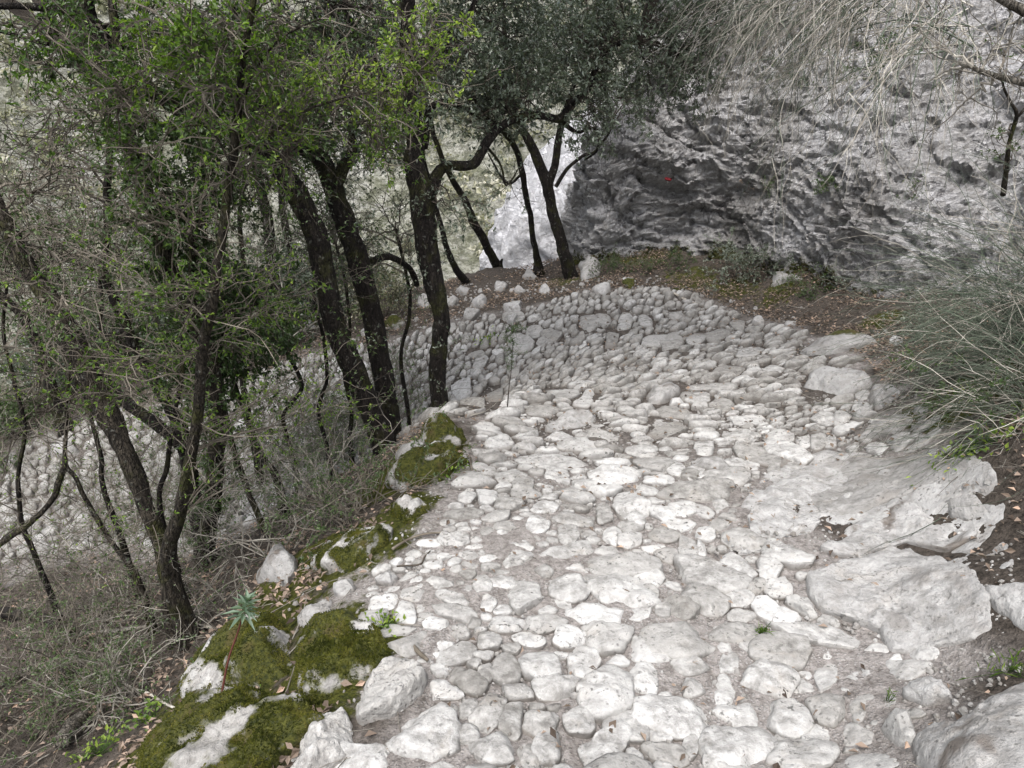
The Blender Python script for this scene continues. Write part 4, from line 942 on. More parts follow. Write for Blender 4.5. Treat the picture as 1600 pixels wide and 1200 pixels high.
# ------------------------------------------------------------------ cliff on the right, sunlit rock behind
def build_cliff():
    hb = hit([915, 985, 1070, 1150, 1215, 1290, 1380], [418, 402, 400, 412, 428, 448, 470])[:, :2]
    print('cliff foot', hb.round(2).tolist())
    B = np.array([(3.4, 15.2), (2.0, 13.6), (1.25, 12.0), (.95, 10.6)] + [tuple(q) for q in hb] + [ (3.75, 5.2), (3.8, 4.2), (3.75, 3.0), (3.7, 1.5), (3.8, 0), (4.0, -3)])
    # off tables: offset away from the path at heights hs
    hs = np.array([-.4, 0, .3, .6, .9, 1.2, 1.5, 1.8, 2.1, 2.6, 3.4, 4.4])
    def row(*a): return np.array(a)
    nose = row(-.1, 0, -.02, -.03, .0, .12, .40, .75, 1.1, 1.6, 2.2, 3.0)
    niche = row(-.25, -.05, .06, .15, .18, .14, .06, .08, .28, .7, 1.4, 2.4)
    mid = row(-.15, 0, .12, .15, .10, .12, .25, .40, .6, 1.1, 1.9, 2.9)
    slab = row(-.25, 0, .10, .15, .25, .42, .62, .85, 1.1, 1.55, 2.3, 3.3)
    tabs = [nose] * 5 + [niche * .5 + nose * .5, niche, niche, mid, mid * .5 + slab * .5, slab] + [slab] * 6; assert len(tabs) == len(B), (len(tabs), len(B))
    P = rough_line(np.c_[B, np.zeros(len(B))], 14, 0)[:, :2]; kk = np.linspace(0, len(B) - 1, len(P))
    tab = np.stack([np.array([np.interp(k, np.arange(len(B)), [t[j] for t in tabs]) for k in kk]) for j in range(len(hs))], -1)
    seg = np.hypot(*np.diff(P, axis=0).T); s = np.r_[0, np.cumsum(seg)]
    ds = 0.028; S = np.arange(0, s[-1], ds)
    px = np.interp(S, s, P[:, 0]); py = np.interp(S, s, P[:, 1]); tb = np.stack([np.interp(S, s, tab[:, j]) for j in range(len(hs))], -1)
    tx = np.gradient(px); ty = np.gradient(py); n = np.stack([-ty, tx], -1); 
    ker = np.ones(41) / 41; n = np.stack([np.convolve(np.pad(n[:, k], 20, mode='edge'), ker, 'valid') for k in (0, 1)], -1); n = unit(n)
    foot = H(px, py)
    hh = np.concatenate([np.arange(-.4, 2.6, .024), np.arange(2.6, 4.4, .07)])
    O = np.stack([np.interp(hh, hs, tb[i]) for i in range(len(S))])          # (S, h)
    dirn = np.stack([np.full(len(S), .62), np.full(len(S), .78)], -1); dirn = np.where((np.arange(len(S)) > len(S) * .45)[:, None], n, dirn)
    dirn = np.stack([np.convolve(np.pad(dirn[:, k], 30, mode='edge'), np.ones(61) / 61, 'valid') for k in (0, 1)], -1)
    w = sstep(.9, 1.8, hh)[None, :, None]
    Dv = n[:, None, :] * (1 - w) + dirn[:, None, :] * w
    X = px[:, None] + Dv[..., 0] * O; Y = py[:, None] + Dv[..., 1] * O; Z = foot[:, None] + hh[None, :] + 0 * X
    V = np.stack([X, Y, Z], -1)
    nn = np.stack([-Dv[..., 0], -Dv[..., 1], 0.35 + 0 * X], -1); nn = unit(nn)
    q = V + 0.35 * np.stack([fbm(V * 1.1 + k * 9, 3) for k in range(3)], -1)
    W1, W2, ID = worley(q * np.array([1.0, 1.0, 1.5]))
    w1, w2, id2 = worley(q * np.array([2.6, 2.6, 4.6]) + 7)
    rightness = sstep(2.2, 3.4, X); lump = 1 - .55 * rightness
    zz_ = V[..., 2] + .30 * fbm(V * .9 + 2, 4) + .10 * V[..., 0]
    saw = lambda q: (q - np.floor(q)); led = lambda q: saw(q) * sstep(1.0, .90, saw(q))
    lm = np.clip(.35 + 1.6 * fbm(V * .7 + 21, 3), 0, 1) * (1 - .6 * rightness)
    d = 0.30 * fbm(V * 0.75 + 3, 3) + 0.16 * lump * (ID - .5) - 0.06 * sstep(.10, 0, W2 - W1) + .17 * lm * led(zz_ * 2.3) + .06 * np.clip(.5 + 1.5 * fbm(V * 1.3 + 31, 3), 0, 1) * led(zz_ * 7.1 + .6 * fbm(V * 2.2, 3))
    strat = np.abs(fbm(V * np.array([1.1, 1.1, 5.5]) + 11, 4))
    d = d + 0.13 * lump * (id2 - .5) - 0.05 * lump * sstep(.10, 0, w2 - w1) - 0.20 * strat * (.7 - .5 * rightness) + 0.08 * lump * (.4 - np.abs(fbm(V * 3.4, 4)))
    rr_, r2_, i3 = worley(V * np.array([8.0, 8.0, 10.0]))
    pk = np.clip(.5 + 2 * fbm(V * .9 + 8, 3), .15, 1)
    d = d + 0.055 * pk * (i3 - .5) + 0.045 * pk * (.5 - rr_) + 0.065 * pk * (.3 - np.abs(fbm(V * 9, 4))) - .05 * sstep(.25, .5, fbm(V * 14 + 5, 3)) + 0.022 * fbm(V * 34, 2)
    # hollow under the bulge
    cN = at_y(1030, 330, 9.6); d = d - 0.14 * np.exp(-((V - cN) ** 2 / np.array([.75, 1.2, .42]) ** 2).sum(-1))
    cB = at_y(1010, 235, 9.3); d = d + 0.16 * np.exp(-((V - cB) ** 2 / np.array([.9, 1.2, .28]) ** 2).sum(-1))
    V = V + nn * d[..., None]
    a, b = V.shape[:2]; idx = np.arange(a * b).reshape(a, b)
    Q = np.stack([idx[:-1, :-1], idx[:-1, 1:], idx[1:, 1:], idx[1:, :-1]], -1).reshape(-1, 4)
    # moss near the foot
    ms = sstep(.38, .0, hh[None, :] + .35 * fbm(V * 2.0, 3)) * sstep(5.0, 7.0, Y) * .9
    ms = np.maximum(ms, .42 * sstep(.02, .25, fbm(V * 1.4 + 4, 4)) * sstep(1.4, .4, hh[None, :]))
    nose_pt = (V.reshape(-1, 3)[:, :]).min(0)
    org = np.array([3.0, 8.0, -1.0])
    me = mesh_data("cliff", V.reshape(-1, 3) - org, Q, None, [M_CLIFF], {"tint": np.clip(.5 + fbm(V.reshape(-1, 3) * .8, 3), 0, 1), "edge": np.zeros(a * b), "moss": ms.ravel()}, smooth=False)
    o = put("cliff", me, None, org); tag(o, "rugged grey limestone cliff rising along the right side of the path", "cliff")
    # small red way mark painted on the rock: a disc pressed onto the surface
    u, v, zf = project(V.reshape(-1, 3)); Vf = V.reshape(-1, 3)
    dd = np.hypot(u - 1042, v - 282); near = np.where((dd < 5) & (zf > 0))[0]
    pN = Vf[near[np.argmin(zf[near])]] if len(near) else at_y(1042, 282, 9.2)
    # fit the patch to nearest vertices
    k = np.argsort(np.linalg.norm(Vf - pN, axis=1))[:60]; patch = Vf[k]; cen = patch.mean(0); _, _, vt = np.linalg.svd(patch - cen); nr_ = vt[2] * np.sign(vt[2] @ (CAM - cen))
    aa, bb = vt[0], vt[1]
    ax = np.array([1, 0, 0]) - nr_ * nr_[0]; ax /= np.linalg.norm(ax); ay = np.cross(nr_, ax)
    th = np.arange(14) * 2 * math.pi / 14
    ring = pN + nr_ * .022 + np.cos(th)[:, None] * ax * .042 * (1 + .1 * np.sin(3 * th))[:, None] + np.sin(th)[:, None] * ay * .016
    VV = np.vstack([ring, ring - nr_ * .035, [pN + nr_ * .026]])
    T = [(i, (i + 1) % 14, 28) for i in range(14)]; Qs = [(i + 14, (i + 1) % 14 + 14, (i + 1) % 14, i) for i in range(14)]
    put("trail_mark", mesh_data("trail_mark", VV - org, Qs, T, [M_RED]), o)
    return V
CLIFF = build_cliff()
def ellipsoid_rock(name, label, c, r, mat, na=260, nb=150, amp=.5, blocks=.5):
    th = np.linspace(0, 2 * math.pi, na, endpoint=False); ph = np.linspace(0.02, math.pi - .3, nb)
    T, Pp = np.meshgrid(th, ph)
    U = np.stack([np.sin(Pp) * np.cos(T), np.sin(Pp) * np.sin(T), np.cos(Pp)], -1)
    V = np.array(c) + U * np.array(r)
    W1, W2, ID = worley(V * .55); w1, w2, i2 = worley(V * 1.9)
    d = amp * fbm(V * .35, 4) + blocks * .5 * (ID - .5) + .18 * (i2 - .5) - .10 * sstep(.12, 0, w2 - w1) + .12 * fbm(V * 2.0, 4) + .035 * fbm(V * 9, 3)
    V = V + U * d[..., None]; b, a = V.shape[:2]; idx = np.arange(a * b).reshape(b, a); nx = np.roll(idx, -1, 1)
    Q = np.stack([idx[:-1], idx[1:], nx[1:], nx[:-1]], -1).reshape(-1, 4)
    o = put(name, mesh_data(name, V.reshape(-1, 3) - np.array(c), Q, None, [mat], {"tint": np.full(a * b, .8), "edge": np.zeros(a * b)}), None, c)
    return tag(o, label, "rock outcrop")
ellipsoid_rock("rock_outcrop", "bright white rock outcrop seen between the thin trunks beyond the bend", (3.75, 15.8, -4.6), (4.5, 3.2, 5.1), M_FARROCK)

# ------------------------------------------------------------------ trees
WK = .74
def px_stem(pts, Y0, Y1=None):
    """pts: (u, v, width in pixels) from foot to tip at depths from Y0 to Y1"""
    p = np.array(pts, float); Y1 = Y0 if Y1 is None else Y1
    Y = np.linspace(Y0, Y1, len(p)); P = at_y(p[:, 0], p[:, 1], Y)
    zf = (P - CAM) @ FW
    return P, p[:, 2] * zf / F / 2 * WK
LEAFK = 1.9
class Tree:
    def __init__(s, name, label, cat, mat, group=None):
        s.name, s.label, s.cat, s.mat, s.group = name, label, cat, mat, group
        s.sprout = None; s.tr = Acc(); s.cr = Acc(); s.pts = []; s.base = None; s.nleaf = 0
    def stem(s, pts, Y0, Y1=None, foot=False, sides=14, wob=.03, knob=.12, per=6):
        P, R = px_stem(pts, Y0, Y1)
        if foot:
            g = float(H(P[0, 0], P[0, 1])); f = P[0].copy(); f[2] = min(g, P[0, 2]) - .10
            if P[0, 2] - f[2] > .02: P = np.vstack([f, P]); R = np.r_[R[0] * 1.25, R]
            if s.base is None: s.base = np.array([P[0, 0], P[0, 1], g])
        L, r = limb(s.tr, P, R, sides, per, wob, knob=knob, flare=foot)
        s.pts.append(L)
        if s.base is None: s.base = L[0].copy()
        return L
    def up(s, P, R, sides=10, wob=.06, knob=.1):
        L, r = limb(s.tr, np.array(P, float), np.array(R, float), sides, 5, wob, knob=knob); s.pts.append(L); return L
    def clump(s, u, v, ru, rv, Y, dy, ntw, nleaf, lmat, llen=.035, lw=.5, tmat=1, twl=.35, bright=.5, droop=.0, limbs=3, upk=.2, lev=2, frm=None, limb_r=.009, tsides=3, lr=.16):
        """foliage clump: limbs from the nearest stem into an ellipsoid, then twigs, then leaves"""
        C = at_y(u, v, Y); sc = ((C - CAM) @ FW) / F
        rx, rz = ru * sc, rv * sc
        allp = np.concatenate(s.pts) if frm is None else frm
        n = limbs
        Cn = C + np.stack([rng.uniform(-.75, .75, n) * rx, rng.uniform(-.7, .7, n) * dy, rng.uniform(-.75, .75, n) * rz], -1)
        dd = np.linalg.norm(allp[None] - Cn[:, None], axis=-1) + rng.uniform(0, .25, (n, len(allp)))
        st = allp[dd.argmin(1)]
        K = 9; t = np.linspace(0, 1, K)[None, :, None]
        mid = (st + Cn) / 2 + rng.normal(size=(n, 3)) * .12 * np.linalg.norm(Cn - st, axis=1)[:, None] + np.array([0, 0, upk]) * np.linalg.norm(Cn - st, axis=1)[:, None]
        Lm = (1 - t) ** 2 * st[:, None] + 2 * t * (1 - t) * mid[:, None] + t * t * Cn[:, None]
        Lm = Lm + rng.normal(size=Lm.shape) * .012 * (t * (1 - t) * 4)
        ln = np.linalg.norm(Cn - st, axis=1)
        rr = (limb_r * (.7 + .5 * np.clip(ln, .2, 2.0)))[:, None] * np.linspace(1, .35, K)[None, :]
        tubes(s.cr, Lm, rr, 5, tmat, rng.uniform(0, .6, n))
        # twigs
        m = max(1, int(ntw * 1.3) // n); nleaf = int(nleaf * LEAFK)
        S, D, pi, tt = spawn(Lm, m, .95, .35, 1.0)
        Tw = wander(S, D, rng.uniform(.5, 1.2, len(S)) * twl, 6, .28, droop)
        tubes(s.cr, Tw, .0028 * np.linspace(1, .4, 6)[None, :] * rng.uniform(.7, 1.4, (len(S), 1)), tsides, tmat, rng.uniform(0, 1, len(S)))
        last = Tw
        if lev >= 2:
            S2, D2, pi2, _ = spawn(Tw, 3, .8, .3, 1.0)
            T2 = wander(S2, D2, rng.uniform(.3, .7, len(S2)) * twl * .6, 4, .3, droop)
            tubes(s.cr, T2, .0015 * np.linspace(1, .5, 4)[None, :] + 0 * T2[..., 0], 3, tmat, rng.uniform(0, 1, len(S2)))
            last = T2
        if nleaf:
            nl = nleaf; k = rng.integers(0, len(last), nl); t = rng.random(nl) ** .8 * (last.shape[1] - 1.001); i = t.astype(int); f = (t - i)[:, None]
            P = last[k, i] * (1 - f) + last[k, i + 1] * f; Tn = unit(last[k, i + 1] - last[k, i])
            D = unit(Tn * .6 + rng.normal(size=P.shape) * .7 + np.array([0, 0, .1]))
            Nn = unit(rng.normal(size=P.shape) * .6 + np.array([0, 0, 1.0]))
            base = np.clip(bright + .22 * fbm(P * 4, 2) + rng.normal(size=nl) * lr, 0, 1)
            LL = llen * rng.uniform(.6, 1.25, nl)
            leaves(s.cr, P, D, Nn, LL, LL * lw, base, 2 if lmat is None else lmat); s.nleaf += nl
    def sprouts(s, n, L, nl, llen=.022, bright=.45, z=(-9, 9), wob=.25):
        """short leafy shoots straight from the bark"""
        allp = np.concatenate(s.pts); allp = allp[(allp[:, 2] > z[0]) & (allp[:, 2] < z[1])]
        S = allp[rng.integers(0, len(allp), n)]; D = unit(rng.normal(size=(n, 3)) + [0, -.3, .25]); P = wander(S, D, rng.uniform(.4, 1.2, n) * L, 7, wob, 0)
        tubes(s.cr, P, .0022 * np.linspace(1, .4, 7)[None] * rng.uniform(.6, 1.5, (n, 1)), 3, 1, rng.uniform(0, 1, n))
        S2, D2, _, _ = spawn(P, 4, .8, .3, 1); P2 = wander(S2, D2, rng.uniform(.2, .6, len(S2)) * L * .6, 5, wob, 0); tubes(s.cr, P2, .0012 * np.linspace(1, .4, 5)[None] + 0 * P2[..., 0], 3, 1, rng.uniform(0, 1, len(S2)))
        k = rng.integers(0, len(P2), nl); i = rng.integers(1, 5, nl); Q = P2[k, i]; LL = llen * rng.uniform(.6, 1.2, nl)
        leaves(s.cr, Q, rng.normal(size=Q.shape) + [0, 0, .2], rng.normal(size=Q.shape) * .6 + [0, 0, 1], LL, LL * .55, np.clip(bright + rng.normal(size=nl) * .2, 0, 1), 2)
    def high(s, C, r, nlimb, nleaf, llen=.06, bright=.3, upr=.03):
        """unseen crown above the frame, added to shade the trail: limbs from the top of the stems into an ellipsoid at C"""
        C = np.array(C, float); n = nlimb; ends = np.array([L[-1] for L in s.pts if L[-1][2] > 1.0] or [s.pts[0][-1]])
        Cn = C + rng.normal(size=(n, 3)) * .5 * np.array(r); st = ends[np.linalg.norm(ends[None] - Cn[:, None], axis=-1).argmin(1)]
        t = np.linspace(0, 1, 9)[None, :, None]; Lm = st[:, None] * (1 - t) + Cn[:, None] * t + rng.normal(size=(n, 9, 3)) * .04 * t * (1 - t) * 4 + np.array([0, 0, .4]) * t * (1 - t)
        tubes(s.cr, Lm, np.linspace(upr, .008, 9)[None] * rng.uniform(.6, 1.1, (n, 1)), 5, 1, .3)
        S, D, pi, tt = spawn(Lm, 14, 1.0, .4, 1.0); Tw = wander(S, D, rng.uniform(.4, .9, len(S)), 6, .25, 0); tubes(s.cr, Tw, .005 * np.linspace(1, .4, 6)[None] + 0 * Tw[..., 0], 3, 1, .5)
        k = rng.integers(0, len(Tw), nleaf); i = rng.integers(1, 6, nleaf); P = Tw[k, i] + rng.normal(size=(nleaf, 3)) * .10; LL = llen * rng.uniform(.7, 1.2, nleaf)
        leaves(s.cr, P, rng.normal(size=P.shape), rng.normal(size=P.shape) * .6 + [0, 0, 1], LL, LL * .55, np.clip(bright + rng.normal(size=nleaf) * .15, 0, 1), 2)
    def done(s, lmats, twig=None):
        o = empty(s.name, s.base, s.label, s.cat, s.group)
        put("trunk", s.tr.build("trunk", [s.mat], s.base), o)
        if s.cr.n: put("crown", s.cr.build("crown", [s.mat, twig or M_TWIG_DARK] + list(lmats), s.base, smooth=False), o)
        return o
TG = "holm oaks growing between the two legs of the trail"
# central tree whose dark stem splits the view
t = Tree("oak_tree", "dark gnarled tree in the centre whose trunk stands on the inner lip of the bend", "tree", M_BARK, TG)
t.stem([(682, 655, 40), (685, 632, 34), (683, 590, 35), (687, 530, 36), (689, 490, 34), (678, 440, 44), (668, 385, 50), (660, 320, 50), (650, 270, 46), (648, 210, 36), (640, 150, 33), (637, 80, 34), (637, 0, 32), (630, -150, 28), (600, -330, 20)], 4.75, 5.0, True, 20, .02, .16)
br = t.stem([(672, 300, 32), (695, 262, 22), (740, 255, 20), (762, 221, 20), (781, 199, 18), (811, 184, 18), (845, 180, 17), (875, 184, 17), (897, 161, 16), (920, 135, 14), (939, 90, 13), (965, 71, 10), (999, 64, 7)], 4.95, 5.6, sides=14, wob=.02)
t.stem([(660, 230, 24), (672, 170, 14), (700, 160, 12), (745, 178, 12), (778, 200, 12), (800, 225, 9)], 4.95, 5.6, sides=9)
t.stem([(646, 190, 20), (600, 120, 14), (560, 60, 12), (540, 20, 10)], 4.95, 5.4, sides=9)
t.stem([(640, 100, 18), (690, 60, 12), (730, 20, 10), (760, -40, 8)], 4.95, 5.6, sides=9)
t.stem([(870, 184, 14), (900, 210, 8), (930, 205, 7), (935, 235, 5), (915, 250, 4)], 5.5, 5.6, sides=6)
t.stem([(760, 225, 8), (778, 255, 5), (790, 285, 5), (800, 280, 4), (810, 262, 3)], 5.2, 5.3, sides=6)
for (u, v, ru, rv, Y, dy, nt, nl) in [(760, 40, 100, 60, 5.4, .5, 90, 1600), (880, 60, 100, 70, 5.6, .5, 100, 1900), (980, 50, 100, 70, 5.7, .5, 90, 1800), (1050, 110, 70, 50, 5.8, .4, 60, 1300), (700, 120, 60, 50, 5.2, .4, 50, 900),
                                     (820, 130, 90, 40, 5.5, .4, 70, 1500), (760, 180, 60, 40, 5.3, .3, 50, 700), (560, 80, 80, 70, 5.3, .5, 60, 900), (930, 160, 70, 40, 5.5, .4, 50, 900), (1100, 40, 80, 60, 5.9, .4, 60, 1300), (690, 330, 40, 40, 4.8, .2, 14, 160)]:
    t.clump(u, v, ru, rv, Y, dy, nt, nl, 2, .036, .45, 1, .34, .58, .05, 6, .15)
t.high((.2, 4.4, 3.9), (1.3, 1.2, .5), 14, 9000); t.high((1.2, 5.4, 3.9), (1.2, 1.0, .5), 8, 3000)  # upper crowns out of view, placed to darken the path and bend
t.sprouts(36, .28, 700, .022, .6, (-.9, .6))
t.done([M_LEAF_OAK])

t = Tree("oak_tree", "leaning dark tree whose trunk curves up to the top left corner", "tree", M_BARK, TG)
t.stem([(605, 745, 60), (602, 705, 52), (582, 650, 46), (557, 590, 48), (525, 510, 46), (507, 430, 46), (488, 350, 48), (455, 292, 44), (405, 235, 36), (300, 178, 36), (190, 112, 32), (155, 60, 28), (135, 0, 24), (120, -120, 18)], 4.3, 3.8, True, 20, .02, .15)
t.stem([(200, 115, 18), (150, 110, 12), (100, 75, 10), (40, 60, 8), (-40, 40, 6)], 3.9, 3.5, sides=8)
t.stem([(185, 100, 22), (140, 30, 18), (60, 8, 16), (-20, 10, 12)], 3.85, 3.6, sides=9)
for (u, v, ru, rv, Y, dy, nt, nl) in [(520, 70, 90, 80, 4.4, .4, 60, 900), (430, 60, 80, 70, 4.1, .4, 50, 800), (300, 90, 110, 70, 3.9, .4, 60, 1100), (440, 140, 80, 70, 4.2, .4, 60, 1100), (330, 200, 90, 60, 4.0, .4, 50, 900), (150, 40, 90, 50, 3.7, .3, 40, 600), (60, 90, 80, 60, 3.6, .3, 30, 300), (360, 300, 70, 80, 4.0, .3, 50, 700), (460, 200, 60, 60, 4.2, .3, 36, 400)]:
    t.clump(u, v, ru, rv, Y, dy, nt, nl, 2, .030, .5, 1, .32, .40, .10, 5, .05)
t.high((-2.6, 3.9, 3.8), (1.3, 1.1, .5), 8, 3000)
t.sprouts(60, .35, 1100, .022, .5, (-1.0, .9))
t.done([M_LEAF_MID])

t = Tree("oak_tree", "straight dark trunk directly left of the central tree, forked high up", "tree", M_BARK, TG)
t.stem([(618, 735, 52), (612, 700, 48), (602, 620, 44), (582, 500, 42), (562, 420, 46), (540, 345, 44), (520, 285, 42), (498, 245, 36), (468, 222, 30), (430, 165, 26), (400, 105, 24), (370, 40, 20), (350, -80, 16)], 4.55, 4.5, True, 18, .02, .14)
t.stem([(522, 292, 30), (535, 258, 26), (548, 228, 20), (550, 180, 16), (530, 120, 13), (505, 60, 10), (510, 0, 8)], 4.5, 4.9, sides=10)
t.stem([(578, 412, 16), (612, 404, 14), (640, 420, 13), (652, 445, 12)], 4.7, 5.2, sides=8)
for (u, v, ru, rv, Y, dy, nt, nl) in [(480, 30, 80, 60, 4.9, .4, 60, 1000), (590, 40, 80, 60, 5.1, .4, 60, 900), (400, 30, 80, 60, 4.7, .4, 50, 900), (570, 150, 60, 60, 5.0, .4, 50, 700), (450, 110, 80, 60, 5.0, .4, 60, 1100), (520, 190, 60, 50, 5.0, .4, 40, 500), (620, 200, 50, 50, 5.2, .3, 30, 350), (350, 120, 80, 80, 5.0, .5, 60, 1100)]:
    t.clump(u, v, ru, rv, Y, dy, nt, nl, 2, .032, .5, 1, .36, .38, .25, 5, .05)
t.high((-1.1, 5.2, 4.0), (1.2, 1.2, .5), 10, 8000)
t.sprouts(60, .32, 1200, .022, .55, (-1.0, .9))
t.done([M_LEAF_OAK])

BG = "slender oaks at the brink beyond the bend"
t = Tree("oak_tree", "forked dark tree standing in front of the cliff at the outer rim of the bend", "tree", M_BARK, BG)
t.stem([(896, 442, 30), (891, 425, 27), (882, 395, 26), (873, 360, 24), (862, 320, 23), (853, 285, 24), (840, 248, 22), (824, 215, 18), (808, 190, 14), (800, 140, 12), (790, 60, 10), (780, -40, 8)], 8.6, 8.5, True, 16, .03, .12)
t.stem([(858, 290, 20), (866, 255, 17), (872, 215, 15), (885, 170, 13), (900, 120, 10), (905, 50, 8)], 8.55, 8.8, sides=10)
t.stem([(868, 292, 9), (890, 262, 8), (912, 242, 7), (930, 236, 6), (948, 212, 6), (960, 180, 4)], 8.55, 8.6, sides=7)
for (u, v, ru, rv, Y, dy, nt, nl) in [(820, 100, 80, 60, 8.6, .8, 90, 1700), (900, 90, 80, 60, 8.8, .8, 90, 1700), (960, 150, 50, 40, 8.7, .6, 50, 1100), (760, 150, 50, 40, 8.6, .6, 50, 900), (860, 20, 90, 50, 8.8, .8, 80, 2000), (980, 40, 70, 50, 9.0, .8, 70, 1500)]:
    t.clump(u, v, ru, rv, Y, dy, nt, nl, 2, .040, .5, 1, .50, .60, .0, 6, .15)
t.high((.2, 8.6, 3.8), (1.2, 1.0, .5), 8, 4000)
t.done([M_LEAF_OAK])
t = Tree("oak_tree", "thin crooked tree with a swaying stem just left of the forked dark tree", "tree", M_BARK, BG)
t.stem([(840, 412, 15), (838, 396, 13), (832, 365, 12), (829, 335, 12), (820, 298, 13), (814, 262, 13), (808, 235, 12), (790, 208, 12), (765, 188, 11), (725, 172, 10), (700, 170, 8)], 9.3, 8.9, True, 12, .03, .1)
t.stem([(815, 272, 6), (797, 287, 5), (780, 270, 5), (766, 248, 4), (762, 240, 3)], 9.2, 9.1, sides=6)
for a in [(740, 120, 60, 50, 9.0, .5, 50, 1000), (700, 80, 50, 50, 9.0, .5, 40, 700)]: t.clump(*a, 2, .040, .5, 1, .4, .45, .0, 4, .15)
t.done([M_LEAF_OAK])
t = Tree("oak_tree", "slanting thin dark tree on the brink against the pale far slope", "tree", M_BARK, BG)
t.stem([(777, 420, 20), (768, 400, 18), (757, 378, 17), (741, 348, 18), (727, 318, 15), (713, 290, 13), (700, 266, 12), (680, 220, 11), (665, 150, 10), (660, 60, 8)], 9.8, 9.0, True, 12, .03, .1)
for a in [(620, 90, 60, 60, 9.2, .5, 50, 900), (690, 30, 60, 50, 9.2, .5, 40, 700)]: t.clump(*a, 2, .040, .5, 1, .4, .42, .0, 4, .15)
t.done([M_LEAF_OAK])
t = Tree("oak_tree", "thin dark stem leaning left from the flat ledge rock, partly behind the central trunk", "tree", M_BARK, BG)
t.stem([(728, 443, 18), (714, 425, 15), (704, 402, 14), (695, 375, 12), (686, 340, 11), (670, 280, 10), (650, 200, 9)], 9.0, 8.4, True, 10, .03, .1)
for a in [(600, 180, 50, 50, 8.4, .5, 40, 700)]: t.clump(*a, 2, .040, .5, 1, .4, .42, .0, 4, .15)
t.done([M_LEAF_OAK])
# stub beside the slanting one
a = Acc(); P, R = px_stem([(784, 421, 9), (783, 412, 8), (785, 405, 5)], 9.7); limb(a, P, R, 8); 
tag(put("tree_stump", a.build("tree_stump", [M_BARK], P[0]), None, P[0]), "tiny broken stump beside the foot of the slanting thin tree", "stump")

LG = "trees on the slope in the left half"
t = Tree("leaning_tree", "mossy trunk leaning from the left edge down to the broken stump at lower left", "tree", M_BARK_BROWN, LG)
t.stem([(282, 1020, 36), (268, 950, 30), (262, 900, 32), (250, 840, 34), (222, 770, 34), (195, 705, 38), (172, 655, 46), (148, 600, 46), (112, 535, 46), (78, 470, 40), (40, 415, 34), (5, 345, 34), (-40, 250, 30), (-80, 100, 24)], 2.75, 3.3, True, 18, .02, .15)
for a in [(60, 360, 90, 60, 3.2, .3, 40, 200), (90, 250, 90, 80, 3.4, .4, 50, 120), (120, 440, 70, 50, 3.0, .3, 30, 200)]: t.clump(*a, 2, .022, .5, 1, .32, .5, .05, 4, .1)
t.sprouts(90, .45, 900, .018, .5)
t.done([M_LEAF_MID], M_TWIG_MID)
t = Tree("leaning_tree", "slim light brown stem rising straight through the left half, bright leaves above", "tree", M_BARK_BROWN, LG)
t.stem([(262, 880, 28), (280, 800, 25), (294, 740, 24), (304, 680, 24), (311, 610, 22), (318, 540, 23), (330, 480, 21), (344, 400, 20), (353, 320, 19), (364, 250, 19), (372, 180, 17), (382, 90, 15), (396, 0, 14), (402, -120, 10)], 2.65, 2.35, True, 14, .012, .10)
t.stem([(375, 232, 7), (420, 205, 6), (480, 175, 6), (540, 150, 5), (600, 138, 4), (650, 122, 3)], 2.45, 2.8, sides=6)
t.stem([(372, 180, 7), (400, 100, 6), (440, 60, 5), (500, 30, 4)], 2.4, 2.5, sides=6)
t.stem([(362, 260, 6), (320, 200, 5), (260, 190, 4), (220, 170, 3)], 2.4, 2.4, sides=6)
for (u, v, ru, rv, Y, dy, nt, nl, b) in [(470, 160, 60, 26, 2.6, .15, 30, 380, .68), (560, 125, 60, 26, 2.7, .15, 34, 480, .75), (640, 80, 50, 34, 2.8, .15, 30, 380, .78), (660, 20, 46, 30, 2.8, .15, 24, 280, .75), (420, 100, 50, 40, 2.5, .2, 24, 260, .55),
                                        (300, 60, 90, 40, 2.4, .2, 40, 600, .45), (260, 20, 60, 30, 2.4, .2, 24, 350, .50), (370, 30, 60, 40, 2.4, .2, 24, 350, .5), (200, 120, 60, 40, 2.4, .2, 24, 220, .40), (340, 130, 60, 40, 2.4, .2, 26, 320, .42), (20, 30, 60, 50, 2.3, .2, 18, 200, .35), (120, 180, 90, 60, 2.5, .3, 30, 160, .4), (420, 260, 70, 60, 2.6, .25, 30, 300, .5), (560, 230, 70, 50, 2.8, .25, 30, 300, .5), (620, 200, 60, 50, 3.2, .2, 24, 260, .55), (250, 300, 70, 70, 2.5, .25, 26, 240, .42), (330, 430, 80, 70, 2.6, .25, 26, 200, .45), (480, 420, 70, 60, 2.9, .25, 24, 160, .5), (60, 480, 80, 60, 2.5, .25, 24, 160, .45), (150, 420, 80, 60, 2.6, .3, 26, 200, .5), (410, 520, 70, 60, 2.9, .3, 26, 220, .5), (530, 560, 60, 60, 3.4, .25, 22, 240, .55), (230, 560, 70, 60, 2.6, .3, 26, 200, .5), (100, 590, 70, 50, 2.7, .3, 24, 180, .5), (430, 640, 60, 50, 3.2, .3, 22, 240, .5), (310, 650, 60, 50, 2.8, .25, 22, 180, .5), (590, 640, 40, 50, 3.8, .2, 16, 200, .6)]:
    t.clump(u, v, ru, rv, Y, dy, nt, nl, 2, .019, .5, 1, .16, b, .05, 4, .05, 2, None, .003)
t.sprouts(110, .40, 1500, .016, .5)
t.done([M_LEAF_BRIGHT], M_TWIG_MID)
t = Tree("ivy_tree", "ivy covered trunk behind the slim light brown stem, forking into two mossy limbs", "tree", M_BARK_BROWN, LG)
